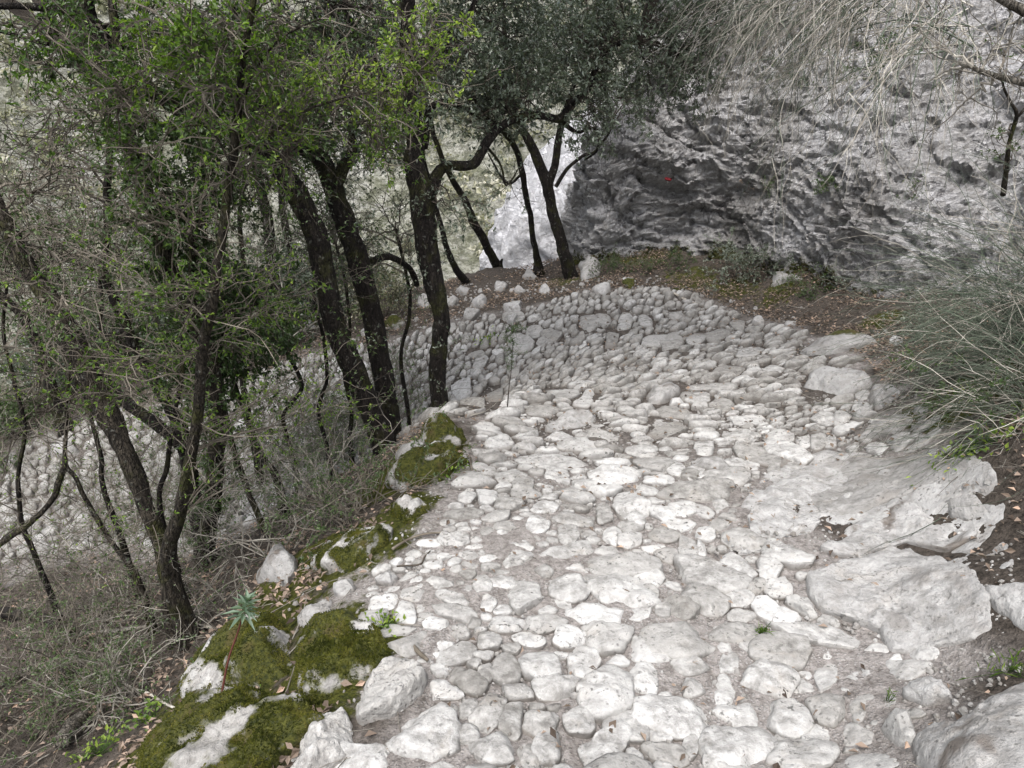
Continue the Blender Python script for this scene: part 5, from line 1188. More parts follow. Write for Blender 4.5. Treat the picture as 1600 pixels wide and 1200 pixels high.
t.stem([(318, 860, 34), (330, 800, 30), (338, 730, 34), (340, 660, 34), (334, 600, 34), (326, 550, 30), (305, 505, 28), (280, 455, 28), (262, 410, 28), (248, 350, 28), (225, 285, 28), (205, 225, 26), (192, 150, 22), (180, 60, 18), (170, -60, 14)], 3.7, 3.5, True, 16, .02, .14)
t.stem([(322, 545, 20), (312, 480, 18), (306, 420, 18), (312, 340, 16), (330, 260, 14), (325, 180, 12), (310, 90, 10)], 3.65, 3.8, sides=10)
for (u, v, ru, rv, Y, dy, nt, nl, b) in [(205, 240, 40, 60, 3.5, .15, 26, 700, .45), (235, 330, 40, 60, 3.5, .15, 26, 800, .42), (262, 420, 40, 50, 3.55, .15, 26, 700, .4), (335, 620, 26, 50, 3.65, .12, 20, 420, .4), (330, 760, 28, 60, 3.65, .12, 20, 350, .4), (310, 310, 60, 70, 3.7, .25, 40, 900, .4), (290, 220, 70, 60, 3.6, .3, 40, 800, .42), (345, 420, 40, 50, 3.7, .2, 24, 450, .45), (250, 160, 70, 50, 3.5, .3, 36, 700, .45)]:
    t.clump(u, v, ru, rv, Y, dy, nt, nl, 2, .026, .62, 1, .14, b, .05, 4, .0)
t.high((-2.6, 4.8, 4.0), (1.3, 1.0, .5), 8, 6000)
t.sprouts(120, .30, 3000, .026, .45)
t.done([M_LEAF_MID], M_TWIG_MID)
t = Tree("forked_tree", "dark thin forked tree whose foot meets the lower trail left of the slim brown stem", "tree", M_BARK, LG)
t.stem([(312, 850, 30), (303, 790, 28), (292, 720, 30), (282, 670, 28), (258, 625, 24), (235, 585, 21), (212, 545, 20), (196, 508, 20), (180, 478, 19), (165, 425, 17), (166, 350, 16), (168, 290, 15), (172, 225, 13), (170, 150, 10)], 4.1, 4.3, True, 14, .03, .13)
t.stem([(288, 700, 24), (245, 665, 26), (205, 635, 26), (178, 610, 24), (140, 560, 16), (110, 500, 14), (60, 440, 12)], 4.1, 4.3, sides=12)
t.stem([(200, 515, 12), (160, 520, 7), (157, 470, 8), (150, 420, 7)], 4.2, 4.3, sides=7)
for (u, v, ru, rv, Y, dy, nt, nl, b) in [(240, 400, 60, 60, 4.3, .3, 26, 200, .4), (120, 380, 80, 60, 4.3, .4, 40, 150, .4), (60, 200, 80, 80, 4.4, .4, 50, 60, .4)]:
    t.clump(u, v, ru, rv, Y, dy, nt, nl, 2, .026, .5, 1, .4, b, .0, 5, .0)
t.high((-4.0, 5.2, 3.6), (1.3, 1.2, .5), 8, 6000)
t.sprouts(90, .40, 1300, .022, .45)
t.done([M_LEAF_MID], M_TWIG_DARK)
t = Tree("thin_tree", "grey forked sapling in front of the lower trail near the left edge", "tree", M_BARK_BROWN, LG)
t.stem([(215, 905, 12), (180, 855, 10), (150, 808, 11), (135, 780, 10), (118, 745, 9), (101, 722, 10), (102, 670, 7), (108, 600, 5), (120, 520, 4)], 3.0, 3.2, True, 8, .015, .08)
t.stem([(101, 724, 12), (88, 755, 12), (70, 795, 12), (30, 830, 13), (-30, 870, 14)], 3.05, 2.9, sides=8)
for a in [(60, 560, 90, 80, 3.1, .3, 40, 160), (80, 660, 90, 50, 3.0, .3, 30, 160), (130, 860, 70, 30, 2.9, .2, 14, 120), (40, 800, 60, 40, 2.9, .2, 14, 90)]: t.clump(*a, 2, .015, .5, 1, .3, .6, .0, 4, .1, 2, None, .003)
t.done([M_LEAF_BRIGHT], M_TWIG_MID)
for k, (lab, pts, Y0, Y1) in enumerate([
    ("thin leaning stem right of the ivy covered trunk, lower end in dark scrub", [(442, 880, 14), (425, 850, 13), (402, 800, 12), (380, 750, 12), (362, 700, 11), (352, 640, 10), (345, 560, 9), (350, 480, 7)], 3.5, 4.0),
    ("twisted grey stem with two kinks between the ivy trunk and the big oaks", [(432, 745, 15), (415, 722, 13), (396, 690, 14), (384, 650, 12), (374, 620, 10), (355, 570, 9), (330, 540, 6)], 4.0, 4.1),
    ("thin brown sapling crossing the lower trail left of the leaning oaks", [(455, 705, 9), (448, 680, 9), (442, 650, 9), (468, 610, 9), (462, 580, 8), (440, 540, 8), (425, 510, 6), (400, 490, 5)], 4.5, 4.6),
    ("shaded dark trunk far back at the end of the lower trail", [(436, 520, 34), (432, 490, 32), (430, 450, 28), (424, 400, 26), (415, 330, 22), (400, 250, 18), (395, 150, 14)], 8.6, 8.8),
    ("second shaded dark trunk far back, close to the left of the leaning oaks", [(462, 515, 20), (458, 480, 18), (455, 430, 17), (450, 380, 16), (440, 300, 14), (455, 220, 12)], 8.9, 8.9),
    ("thin dark stem just right of the straight dark trunk's foot", [(640, 650, 9), (632, 600, 9), (628, 550, 8), (640, 490, 8), (636, 430, 7), (620, 360, 6)], 5.0, 5.2),
    ("thin crooked stem just left of the leaning oak's lower trunk", [(515, 725, 10), (505, 680, 9), (498, 640, 9), (512, 590, 8), (505, 530, 8), (490, 470, 6), (495, 400, 5)], 4.4, 4.6),
    ("thin dark stem rising behind the twisted grey stem", [(382, 620, 12), (376, 560, 11), (368, 500, 11), (380, 430, 10), (374, 340, 9), (385, 260, 8)], 5.6, 5.8),
    ("slender dark stem crossing the lower trail left of the forked dark tree", [(165, 770, 10), (158, 720, 10), (146, 670, 9), (132, 610, 9), (100, 540, 8), (88, 470, 7), (60, 400, 6)], 3.6, 3.8),
    ("slender stem at the left edge in front of the lower trail", [(60, 880, 10), (35, 810, 10), (28, 740, 9), (38, 660, 8), (20, 590, 8), (5, 520, 7), (12, 440, 6)], 3.2, 3.3),
    ("thin dark stem between the two leaning oaks", [(545, 690, 9), (548, 640, 8), (540, 580, 8), (548, 510, 7), (540, 440, 6), (525, 380, 5)], 5.0, 5.2),
    ("thin leaning stem close behind the slim light brown stem", [(250, 790, 10), (262, 730, 10), (268, 660, 9), (284, 590, 9), (288, 520, 8), (300, 440, 7), (298, 350, 6)], 3.3, 3.4),
    ("dim trunk at the far left behind the lower trail", [(75, 590, 22), (60, 540, 20), (30, 490, 20), (0, 460, 18), (-40, 400, 16)], 7.0, 7.0)]):
    t = Tree("thin_tree", lab, "tree", M_BARK if k > 2 else M_BARK_BROWN, LG); thin = pts[0][2] < 14; L = t.stem(pts, Y0, Y1, True, 10, .02, .1)
    top = pts[-1]; 
    for q in range(2 if thin else 4):
        t.clump(top[0] + random.uniform(-50, 50), top[1] + random.uniform(-50, 30), 60, 50, Y1, .4, 30, 220 if thin else 1100, 2, .022 if thin else .03, .5, 1, .35, .35, .0, 4, .1)
    t.done([M_LEAF_MID], M_TWIG_MID)

# small dark tree and bare branches at the upper right, growing above the slab of the cliff
t = Tree("thin_tree", "thin dark sapling standing on the cliff slab at the right edge", "tree", M_BARK_BROWN, None)
t.stem([(1567, 305, 11), (1572, 270, 10), (1578, 220, 9), (1588, 180, 8), (1578, 160, 6), (1568, 140, 5), (1560, 110, 4)], 4.4, 4.2, False, 8, .01, .1)
t.stem([(1586, 185, 7), (1620, 150, 6), (1680, 100, 6)], 4.3, 4.2, sides=6)
for a in [(1575, 240, 26, 40, 4.3, .1, 8, 60), (1560, 90, 60, 50, 4.2, .3, 20, 50)]: t.clump(*a, 2, .022, .5, 1, .2, .5, .0, 3, .1)
t.done([M_LEAF_MID], M_TWIG_MID)
# the two bare limbs entering at the top right belong to a tree standing on the cliff outside the frame
t = Tree("bare_tree", "bare pale brown limbs reaching in at the top right corner", "tree", M_BARK_PALE, None)
B0 = np.array([3.6, 2.6, 1.1])
t.up([B0 + [0, 0, -.6], B0, B0 + [-.05, .1, .5], B0 + [-.1, .2, 1.2]], [.07, .06, .05, .035]); 
t.base = B0 + [0, 0, -.3]
e1 = at_y(np.array([1760, 1640, 1570, 1530, 1517]), np.array([180, 140, 122, 110, 98]), np.array([3.0, 3.2, 3.3, 3.35, 3.4])); t.up([B0 + [0, 0, .0]] + list(e1), [.03, .022, .016, .013, .010, .006], 8, .01)
e2 = at_y(np.array([1760, 1660, 1600, 1560, 1530]), np.array([90, 45, 18, -5, -30]), np.array([3.0, 3.1, 3.2, 3.2, 3.2])); t.up([B0 + [0, 0, .4]] + list(e2), [.034, .026, .022, .019, .015, .010], 8, .01)
for a in [(1560, 60, 80, 60, 3.4, .3, 20, 0), (1500, 150, 60, 40, 3.6, .3, 14, 0)]: t.clump(*a, 2, .022, .5, 1, .3, .5, .0, 4, .1)
t.done([M_LEAF_MID], M_TWIG_PALE)

# ------------------------------------------------------------------ shrubs
def shrub(name, label, cat, roots, nst, L, lev, mats, spread=.8, upz=.6, wob=.22, droop=.02, nleaf=0, llen=.018, bright=.5, r0=.006, group=None, tsides=4, lw=.5, dirs=None, arms=4):
    """roots: list of world points; many-stemmed bush, twigs and optional leaves"""
    roots = np.atleast_2d(roots); a = Acc(); n = nst; k = rng.integers(0, len(roots), n)
    S = roots[k] + rng.normal(size=(n, 3)) * .02
    D = rng.normal(size=(n, 3)) * spread; D[:, 2] = np.abs(D[:, 2]) * .5 + upz
    if dirs is not None: D = D + np.asarray(dirs)
    P = wander(S, D, rng.uniform(.6, 1.15, n) * L, 9, wob, droop)
    tubes(a, P, r0 * rng.uniform(.6, 1.2, (n, 1)) * np.linspace(1, .35, 9)[None, :], tsides, 0, rng.uniform(0, .5, n)); last = P
    st = Acc(); 
    lens = L * .45; rr = r0 * .5
    for q in range(lev):
        S2, D2, pi, tt = spawn(last, arms, .75, .2, 1.0)
        P2 = wander(S2, D2, rng.uniform(.4, 1.2, len(S2)) * lens, 6, wob * 1.2, droop)
        tubes(a, P2, rr * rng.uniform(.6, 1.2, (len(S2), 1)) * np.linspace(1, .4, 6)[None, :], 3, 0, rng.uniform(0, 1, len(S2)))
        last = P2; lens *= .55; rr *= .6
    base = roots.mean(0)
    o = empty(name, base, label, cat, group)
    put("stems", a.build("stems", [mats[0]], base, smooth=False), o)
    if nleaf:
        b = Acc(); k = rng.integers(0, len(last), nleaf); t = rng.random(nleaf) * (last.shape[1] - 1.001); i = t.astype(int); f = (t - i)[:, None]
        Pp = last[k, i] * (1 - f) + last[k, i + 1] * f; Tn = unit(last[k, i + 1] - last[k, i]); D = unit(Tn * .7 + rng.normal(size=Pp.shape) * .7)
        LL = llen * rng.uniform(.6, 1.3, nleaf)
        leaves(b, Pp, D, rng.normal(size=Pp.shape) * .6 + [0, 0, 1], LL, LL * lw, np.clip(bright + rng.normal(size=nleaf) * .2, 0, 1))
        put("foliage", b.build("foliage", [mats[1]], base, smooth=False), o)
    return o
BSG = "bare twiggy shrubs on the slope left of the path"
for k, (u, v, lab, L, nst, lev, nl, mt) in enumerate([
    (330, 960, "pale bare twiggy shrub arching over the spurge plant", .75, 12, 2, 160, M_TWIG_PALE),
    (130, 1010, "bare shrub in the dark hollow left of the broken stump", .8, 14, 2, 250, M_TWIG_MID),
    (60, 900, "bare grey shrub at the left edge below the lower trail", .9, 14, 2, 250, M_TWIG_MID),
    (440, 850, "dense bare shrub between the triangular rock and the ivy trunk", .75, 16, 2, 300, M_TWIG_PALE),
    (520, 800, "grey twiggy shrub on the bank below the central trees", .6, 16, 2, 500, M_TWIG_PALE),
    (590, 790, "low twiggy shrub with small green leaves by the moss cushions", .45, 14, 2, 700, M_TWIG_MID),
    (380, 740, "thin leafy shrub standing in front of the lower trail", .8, 12, 2, 500, M_TWIG_MID),
    (230, 700, "bare shrub against the lower trail behind the leaning trunk", .7, 12, 2, 120, M_TWIG_PALE),
    (40, 1100, "dark bare shrub in the bottom left corner", .7, 12, 2, 150, M_TWIG_MID),
    (200, 1100, "short twiggy shrub beside the widest mossy boulder", .4, 10, 2, 200, M_TWIG_PALE),
    (500, 690, "leafy grey shrub between the lower trail and the leaning oak", .7, 14, 2, 600, M_TWIG_MID),
    (300, 850, "bare grey shrub at the foot of the ivy covered trunk", .6, 14, 2, 300, M_TWIG_MID), (180, 950, "pale bare shrub spreading over the hollow in front of the fallen branches", .8, 16, 2, 150, M_TWIG_PALE), (90, 620, "pale bare shrub behind the leaning trunk", .8, 14, 2, 300, M_TWIG_MID), (620, 640, "small leafy twigs between the straight trunk and the central trunk", .6, 12, 2, 500, M_TWIG_MID),
    (390, 770, "tall leafy shrub hiding the lower trail right of the ivy trunk", 1.05, 16, 2, 900, M_TWIG_MID), (545, 705, "tall grey shrub hiding the lower trail behind the leaning oak's foot", 1.0, 16, 2, 800, M_TWIG_PALE), (600, 660, "leafy shrub between the straight dark trunk and the lower trail", .8, 14, 2, 800, M_TWIG_MID), (310, 800, "tall bare shrub between the slim brown stem and the lower trail", 1.0, 14, 2, 400, M_TWIG_PALE),
    (470, 760, "leafy shrub right of the ivy trunk in front of the lower trail", .8, 16, 2, 700, M_TWIG_PALE), (140, 800, "thin bare shrub in front of the lower trail near the grey sapling", .8, 14, 2, 260, M_TWIG_MID), (560, 700, "small leafy shrub at the foot of the leaning oak", .6, 14, 2, 800, M_TWIG_MID), (340, 700, "pale bare shrub in front of the ivy covered trunk", .9, 14, 2, 260, M_TWIG_PALE), (230, 800, "bare shrub directly right of the leaning trunk's lower part", .7, 14, 2, 240, M_TWIG_MID),
    (90, 1130, "twiggy shrub with small leaves in the bottom left corner beside the moss", .45, 10, 2, 250, M_TWIG_MID), (20, 1180, "low leafy shrub cut by the bottom left corner", .5, 12, 2, 300, M_TWIG_MID), (150, 1060, "small leafy shrub above the pale rotten log", .45, 10, 2, 250, M_TWIG_PALE),
    (10, 760, "pale tangled shrub at the left edge in front of the lower trail", .8, 14, 2, 120, M_TWIG_PALE)]):
    r = hit(u, v)[0]
    nst = int(nst * 1.7); nl = int(nl * 4.5 + 500)
    rx = r[:2] + rng.normal(size=(9, 2)) * .20 * min(1, L); r = np.c_[rx, H(rx[:, 0], rx[:, 1]) - .02]
    shrub("bare_shrub", lab, "shrub", r, int(nst * 1.1), L * 1.12, 3 if L > .5 else lev, (mt, M_LEAF_BRIGHT if nl < 400 else M_LEAF_MID), .95, .45, .19, .03, nl, .015, .55, .0048, BSG, arms=3)
# drooping twigs high in the left half come from saplings behind
for k, (u, v, lab, L) in enumerate([(60, 560, "tall bare sapling behind the leaning trunk at the left edge", 1.8), (250, 560, "tall bare sapling behind the forked dark tree", 1.7), (420, 560, "tall bare sapling left of the leaning oak", 1.6), (150, 600, "tall bare sapling between the leaning trunk and the far slope", 1.8), (-60, 640, "bare sapling cut by the left edge of the photo", 1.9)]):
    shrub("bare_sapling", lab, "sapling", hit(u, v)[0], 9, L, 3, (M_TWIG_MID if k % 2 else M_TWIG_PALE, M_LEAF_MID), .35, .9, .14, -.01, 200, .02, .5, .009, "bare saplings beyond the lower trail", arms=4)
for k, (x, y, L, lab) in enumerate([(-6.5, 11.5, 3.0, "bare pale tree on the slope below the trail, left of the leaning oak"), (-9.0, 12.5, 3.4, "bare pale tree on the valley slope behind the forked dark tree"), (-8.0, 9.5, 2.6, "low bare pale tree just beyond the lower trail at the left"),
    (-11.5, 11.0, 3.2, "bare pale tree on the valley slope near the left edge"), (-4.2, 12.5, 3.0, "bare grey tree seen between the two leaning oaks"), (-10.5, 15.5, 4.5, "taller bare pale tree farther down the valley slope"), (-6.8, 16, 4.5, "taller bare grey tree in the valley behind the ivy covered trunk"),
    (-2.2, 13.5, 2.6, "bare grey tree just below the brink behind the central trunk"), (-13.5, 14, 4.0, "tall bare pale tree cut by the left edge")]):
    zz = float(H(x, y)) if (x > GX0 and y < GY1) else float(min(H(x, y), far_h(x, y) + 1))
    shrub("bare_tree", lab, "tree", np.array([x, y, zz - .1]), 8, L, 3, (M_TWIG_PALE if k % 3 else M_TWIG_MID, M_LEAF_SCRUB), .45, 1.0, .16, -.02, 500, .03, .75, .022, "bare trees on the valley slope", arms=5)
# evergreen bushes behind the lower trail
EG = "dark evergreen bushes beyond the lower trail"
for k, (u, v, lab, L, nl, mt, b) in enumerate([
    (330, 470, "dark evergreen bush at the brink behind the slim brown stem", 1.4, 4500, M_LEAF_OAK, .35), (190, 500, "dim evergreen bush at the brink behind the forked dark tree", 1.2, 3500, M_LEAF_MID, .35), (600, 500, "dull bush between the straight trunk and the central trunk", .6, 1500, M_LEAF_SCRUB, .3),
    (280, 520, "blue green bush at the far border of the lower trail", .7, 2500, M_LEAF_OAK, .8), (380, 500, "dark evergreen bush behind the ivy covered trunk", 1.2, 4500, M_LEAF_OAK, .4), (470, 490, "dark evergreen bush behind the leaning oak", 1.1, 4000, M_LEAF_OAK, .4),
    (420, 540, "low dark bush at the far edge of the lower trail left of the leaning oak", .55, 2200, M_LEAF_MID, .35), (100, 600, "leafy dark bush between the lower trail and the leaning trunk", .8, 3000, M_LEAF_OAK, .45), (220, 560, "dull green bush behind the forked dark tree", .9, 3500, M_LEAF_OAK, .5), (520, 500, "dusky bush filling the gap between the two leaning oaks", 1.0, 3200, M_LEAF_OAK, .45),
    (330, 540, "low dark green bush just behind the ivy covered trunk", .7, 2600, M_LEAF_MID, .35), (30, 680, "low leafy bush at the left edge above the lower trail", .6, 2000, M_LEAF_MID, .45), (-60, 620, "leafy bush cut by the left edge", 1.0, 2600, M_LEAF_OAK, .5),
    (560, 470, "greyish bush behind the straight dark trunk", .9, 2500, M_LEAF_SCRUB, .35), (150, 560, "green bush at the far side of the lower trail near the left", .9, 3000, M_LEAF_MID, .5), (20, 600, "dark bush at the left edge above the lower trail", 1.0, 3500, M_LEAF_MID, .4),
    (640, 400, "scrubby bush on the brink seen behind the central trunk", .7, 1800, M_LEAF_SCRUB, .4)]):
    shrub("evergreen_bush", lab, "bush", hit(u, v)[0], 16, L, 2, (M_TWIG_DARK, mt), .7, .7, .2, 0, int(nl * 1.5), .040, b, .007, EG, arms=5)
# bushes at the foot of the cliff
CG = "low plants growing at the foot of the cliff"
for k, (u, v, lab, L, nl, mt, b) in enumerate([
    (1140, 430, "grey green bush at the foot of the cliff", .55, 3000, M_LEAF_OAK, .75), (1190, 425, "darker small bush right of the grey green one at the cliff foot", .42, 1800, M_LEAF_OAK, .5), (1240, 450, "low leafy plant above the pale boulder in the moss", .25, 400, M_LEAF_MID, .6),
    (1510, 560, "dense small leaved bush inside the right shrub", .55, 2600, M_LEAF_OAK, .6), (1560, 640, "low dark green growth at the foot of the right shrub", .4, 2200, M_LEAF_MID, .5), (1460, 520, "small green bush at the left side of the right shrub", .4, 1500, M_LEAF_OAK, .7), (1280, 455, "low weeds in the dark soil under the cliff", .28, 900, M_LEAF_MID, .45), (1060, 420, "mossy weeds at the foot of the hollow in the cliff", .3, 1000, M_LEAF_MID, .35), (960, 425, "dark weeds between the forked tree and the hollow", .3, 900, M_LEAF_MID, .35),
    (1010, 425, "tiny sprawling plant in moss behind the outer rim of the bend", .25, 400, M_LEAF_MID, .4), (1330, 450, "sparse bush against the cliff foot left of the right shrub", .4, 500, M_LEAF_OAK, .7), (940, 430, "small shaded plant beside the forked tree", .25, 350, M_LEAF_MID, .35)]):
    shrub("small_bush", lab, "bush", hit(u, v)[0], 12, L, 2, (M_TWIG_MID, mt), .9, .5, .25, 0, nl, .022, b, .003, CG)
def on_cliff(u, v):
    uu, vv, zf = project(CLIFF.reshape(-1, 3)); d = np.hypot(uu - u, vv - v); k = np.where((d < 8) & (zf > 0))[0]
    if len(k) == 0: return at_y(u, v, 6.0)
    return CLIFF.reshape(-1, 3)[k[np.argmin(zf[k])]]
for u, v, lab, L, nl in [(1180, 70, "grey green bush on top of the cliff right of the oak crown", .55, 2600), (1290, 60, "leafy bush under the roots of the big dry broom", .5, 2200), (1400, 90, "dark bush on the cliff top behind the hanging stems", .45, 1800), (1285, 290, "dark leafy tuft in a hollow of the cliff", .16, 500), (1160, 300, "dry brown tuft on a cliff ledge", .14, 120), (1200, 285, "yellowish tuft on a cliff ledge", .12, 200), (1225, 120, "dark cushion of leaves under the dry broom", .3, 900), (1420, 300, "small green sprig on the cliff slab", .15, 120)]:
    shrub("cliff_tuft", lab, "plant", on_cliff(u, v), 10, L, 2, (M_TWIG_MID, M_LEAF_DEAD if "brown" in lab else M_LEAF_MID), 1.0, .3, .25, .05, nl, .022, .45, .002, "plants rooted in the cliff")

# dry broom hanging over the cliff: long arching pale stems
def broom(name, label, roots, dirs, nst, L, r0, mats, droop, lev=1, wob=.06, K=14, green=.0, arms=3, group=None, spread=.35, subl=.5, subn=.25):
    a = Acc(); roots = np.atleast_2d(roots); dirs = np.atleast_2d(dirs); k = rng.integers(0, len(roots), nst)
    S = roots[k] + rng.normal(size=(nst, 3)) * .10; D = dirs[k] + rng.normal(size=(nst, 3)) * spread
    P = wander(S, D, rng.uniform(.55, 1.2, nst) * L, K, wob, droop)
    mi = (rng.random(nst) < green).astype(int)
    for m in (0, 1):
        q = mi == m
        if q.any(): tubes(a, P[q], r0 * rng.uniform(.5, 1.3, (q.sum(), 1)) * np.linspace(1, .35, K)[None, :], 4, m, rng.uniform(0, .8, q.sum()))
    last = P; ll = L * subl
    for _ in range(lev):
        S2, D2, pi, tt = spawn(last, arms, .35, .25, 1.0)
        P2 = wander(S2, D2, rng.uniform(.4, 1.1, len(S2)) * ll, 9, wob, droop * .8); m2 = (rng.random(len(S2)) < green).astype(int)
        for m in (0, 1):
            q = m2 == m
            if q.any(): tubes(a, P2[q], r0 * .45 * np.linspace(1, .4, 9)[None, :] + 0 * P2[q][..., 0], 3, m, rng.uniform(0, 1, q.sum()))
        last = P2; ll *= .6
    base = roots.mean(0); o = empty(name, base, label, "shrub", group); put("stems", a.build("stems", list(mats), base, smooth=False), o); return o
rts = at_y(np.array([1480, 1420, 1370, 1320, 1280, 1240]), np.array([30, -20, -40, -60, -70, -70]), np.array([4.6, 4.8, 5.0, 5.2, 5.4, 5.6]))
for r in rts: pass
broom("dry_broom", "tangled dry broom with long pale arching stems hanging over the top of the cliff", rts, [(-1, -.25, .25), (-1, -.2, .05), (-1, -.3, .0), (-.9, -.4, -.1), (-.8, -.3, -.2), (-.7, -.3, -.3)], 330, 1.15, .0037, (M_BROOM_DRY, M_BROOM_GREEN), .085, 1, .15, 16, .38, 3, None, .62, .5)
broom("dry_broom", "smaller dry broom drooping at the top edge between the oak crown and the big broom", at_y(np.array([1200, 1150, 1260]), np.array([-60, -40, -60]), np.array([6.0, 6.2, 5.8])), [(-.7, -.3, -.1), (-.6, -.2, -.2), (-.3, -.4, -.3)], 130, 1.0, .0036, (M_BROOM_DRY, M_BROOM_GREEN), .08, 1, .13, 14, .3, 3, None, .6, .45)
rg = at_z(np.array([1700, 1660, 1620, 1690]), np.array([690, 600, 540, 470]), np.array([-.1, 0, .05, .35]))
broom("green_broom", "fine stemmed grey green broom bush covering the right edge", rg, [(-.7, -.1, .55), (-.8, .1, .4), (-.6, .2, .7), (-.5, -.2, .3)], 700, .88, .0028, (M_BROOM_GREEN, M_BROOM_DRY), .06, 1, .12, 12, .25, 4, None, .62, .4)
broom("green_broom", "lower darker part of broom trailing over the litter at the right edge", at_z(np.array([1690, 1660, 1640]), np.array([700, 660, 620]), np.array([.0, .0, .0])), [(-.7, -.2, .1), (-.8, .0, .15), (-.6, -.3, .2)], 200, .50, .0025, (M_BROOM_GREEN, M_BROOM_DRY), .05, 1, .12, 10, .35, 5, None, .7, .4)

# ------------------------------------------------------------------ small things
# spurge with whorls of blue green leaves on a red stem
b = hit(345, 1078, .13)[0]; tipp = at_y(383, 950, (b[1] + .10)); 
P = rough_line([b - [0, 0, .02], b + (tipp - b) * .35 + [0.0, 0, .01], b + (tipp - b) * .7, tipp], 6, .004)
o = empty("spurge", b, "spurge with a whorl of blue green leaves on a thin red stem", "plant")
a = Acc(); tubes(a, P[None], np.linspace(.0042, .0028, len(P))[None], 6, 0, 0.0); put("stem", a.build("stem", [M_STEM_RED], b), o)
a = Acc(); n = 34; tt = np.linspace(0, 1, n); ax = unit(P[-1] - P[-3]); an = np.arange(n) * 2.399; 
s1 = unit(np.cross(ax, [0, 1, 0.2])); s2 = np.cross(ax, s1)
Dr = np.cos(an)[:, None] * s1 + np.sin(an)[:, None] * s2
leaves(a, P[-1] - b + ax * ((tt - .5) * .055)[:, None], Dr * (1.05 - tt[:, None] * .5) + ax * (tt[:, None] * 1.5 - .55) + rng.normal(size=Dr.shape) * .12, ax + 0 * Dr, (.075 - .035 * tt) * rng.uniform(.8, 1.15, n), .016, np.clip(.5 + rng.normal(size=n) * .25, 0, 1))
put("leaves", a.build("leaves", [M_LEAF_BLUE], smooth=False), o)

def herb(name, label, u, v, n, L, mat, bright, spread=.06, w=.5, gr=None, up=.6):
    c = hit(u, v)[0]; a = Acc(); S = np.c_[rng.normal(size=(n, 2)) * spread, np.zeros(n)] + c; S[:, 2] = H(S[:, 0], S[:, 1]) + rng.uniform(.0, .05, n)
    D = rng.normal(size=(n, 3)) * .6 + [0, 0, up]
    leaves(a, S - c, D, rng.normal(size=(n, 3)) * .3 + [0, 0, 1], L * rng.uniform(.6, 1.3, n), L * w * rng.uniform(.7, 1.2, n), np.clip(bright + rng.normal(size=n) * .2, 0, 1))
    Kp = np.stack([np.zeros((n, 3)) + [0, 0, -.02], (S - c) * .5 + [0, 0, .0], S - c], 1); Kp[:, 1, 2] = Kp[:, 2, 2] * .4; tubes(a, Kp, np.full((n, 3), .0007), 3, 0, .3)
    tag(put(name, a.build(name, [mat], smooth=False), None, c), label, "plant", gr)
HG_ = "small green plants on the ground"
for u, v, n, L, br, sp, w, lab in [
    (1190, 997, 60, .030, .5, .010, .10, "tuft of grass between the cobbles in the foreground"), (1545, 690, 160, .030, .75, .09, .5, "bright green leafy plant under the right shrub"), (1495, 625, 50, .028, .8, .04, .5, "small bright green sprig above the leafy plant under the right shrub"),
    (1595, 645, 60, .03, .6, .06, .4, "green tuft at the right edge under the shrub"), (1575, 1050, 40, .045, .55, .03, .08, "thin grass tuft in the leaf litter near the bottom right"), (600, 982, 60, .02, .7, .03, .6, "clover like plant between the moss and the cobbles"), (700, 738, 90, .024, .6, .07, .6, "ivy sprig on the mossy mound by the central tree"),
    (650, 700, 80, .024, .7, .06, .6, "bright leaves at the foot of the central trunk"), (140, 1070, 70, .024, .75, .06, .5, "light green seedling in the dark hollow at lower left"), (150, 1175, 70, .026, .7, .07, .5, "green seedling near the bottom left corner"), (235, 1120, 60, .026, .6, .05, .6, "ivy leaves beside the widest mossy boulder"),
    (100, 960, 70, .022, .8, .05, .5, "bright green seedling on the slope below the lower trail"), (395, 1105, 30, .016, .6, .05, .6, "tiny herbs on the widest mossy boulder"), (760, 535, 60, .035, .6, .08, .5, "pale green herb growing on the banked bend"), (800, 520, 120, .05, .35, .06, .12, "dark thin sapling tuft in the bend"), (1385, 1100, 20, .03, .5, .01, .1, "grass blades beside the bottom right corner block")]:
    herb("grass_tuft" if w < .15 else "herb", lab, u, v, n, L, M_LEAF_BRIGHT if br > .45 else M_LEAF_MID, br, sp, w, HG_, .9 if w < .15 else .4)
# slim dark seedling standing in the bend
b = hit(792, 645)[0]; a = Acc(); P = wander(b[None], np.array([[.02, .05, 1.0]]), .62, 10, .05, 0); tubes(a, P, np.linspace(.004, .0015, 10)[None], 4, 0, .5)
S2, D2, _, _ = spawn(P, 26, .9, .45, 1); P2 = wander(S2, D2, .09, 4, .2, 0); tubes(a, P2, np.full((26, 4), .0008), 3, 0, np.full(26, .8))
o = empty("seedling", b, "slim dark needle leaved seedling standing at the inner lip of the bend", "seedling"); put("stem", a.build("stem", [M_TWIG_DARK], b), o)
a = Acc(); n = 420; k = rng.integers(0, 26, n); i = rng.integers(0, 4, n); leaves(a, P2[k, i] - b, rng.normal(size=(n, 3)), rng.normal(size=(n, 3)), .022, .0035, rng.uniform(.2, .6, n)); put("needles", a.build("needles", [M_LEAF_MID], smooth=False), o)

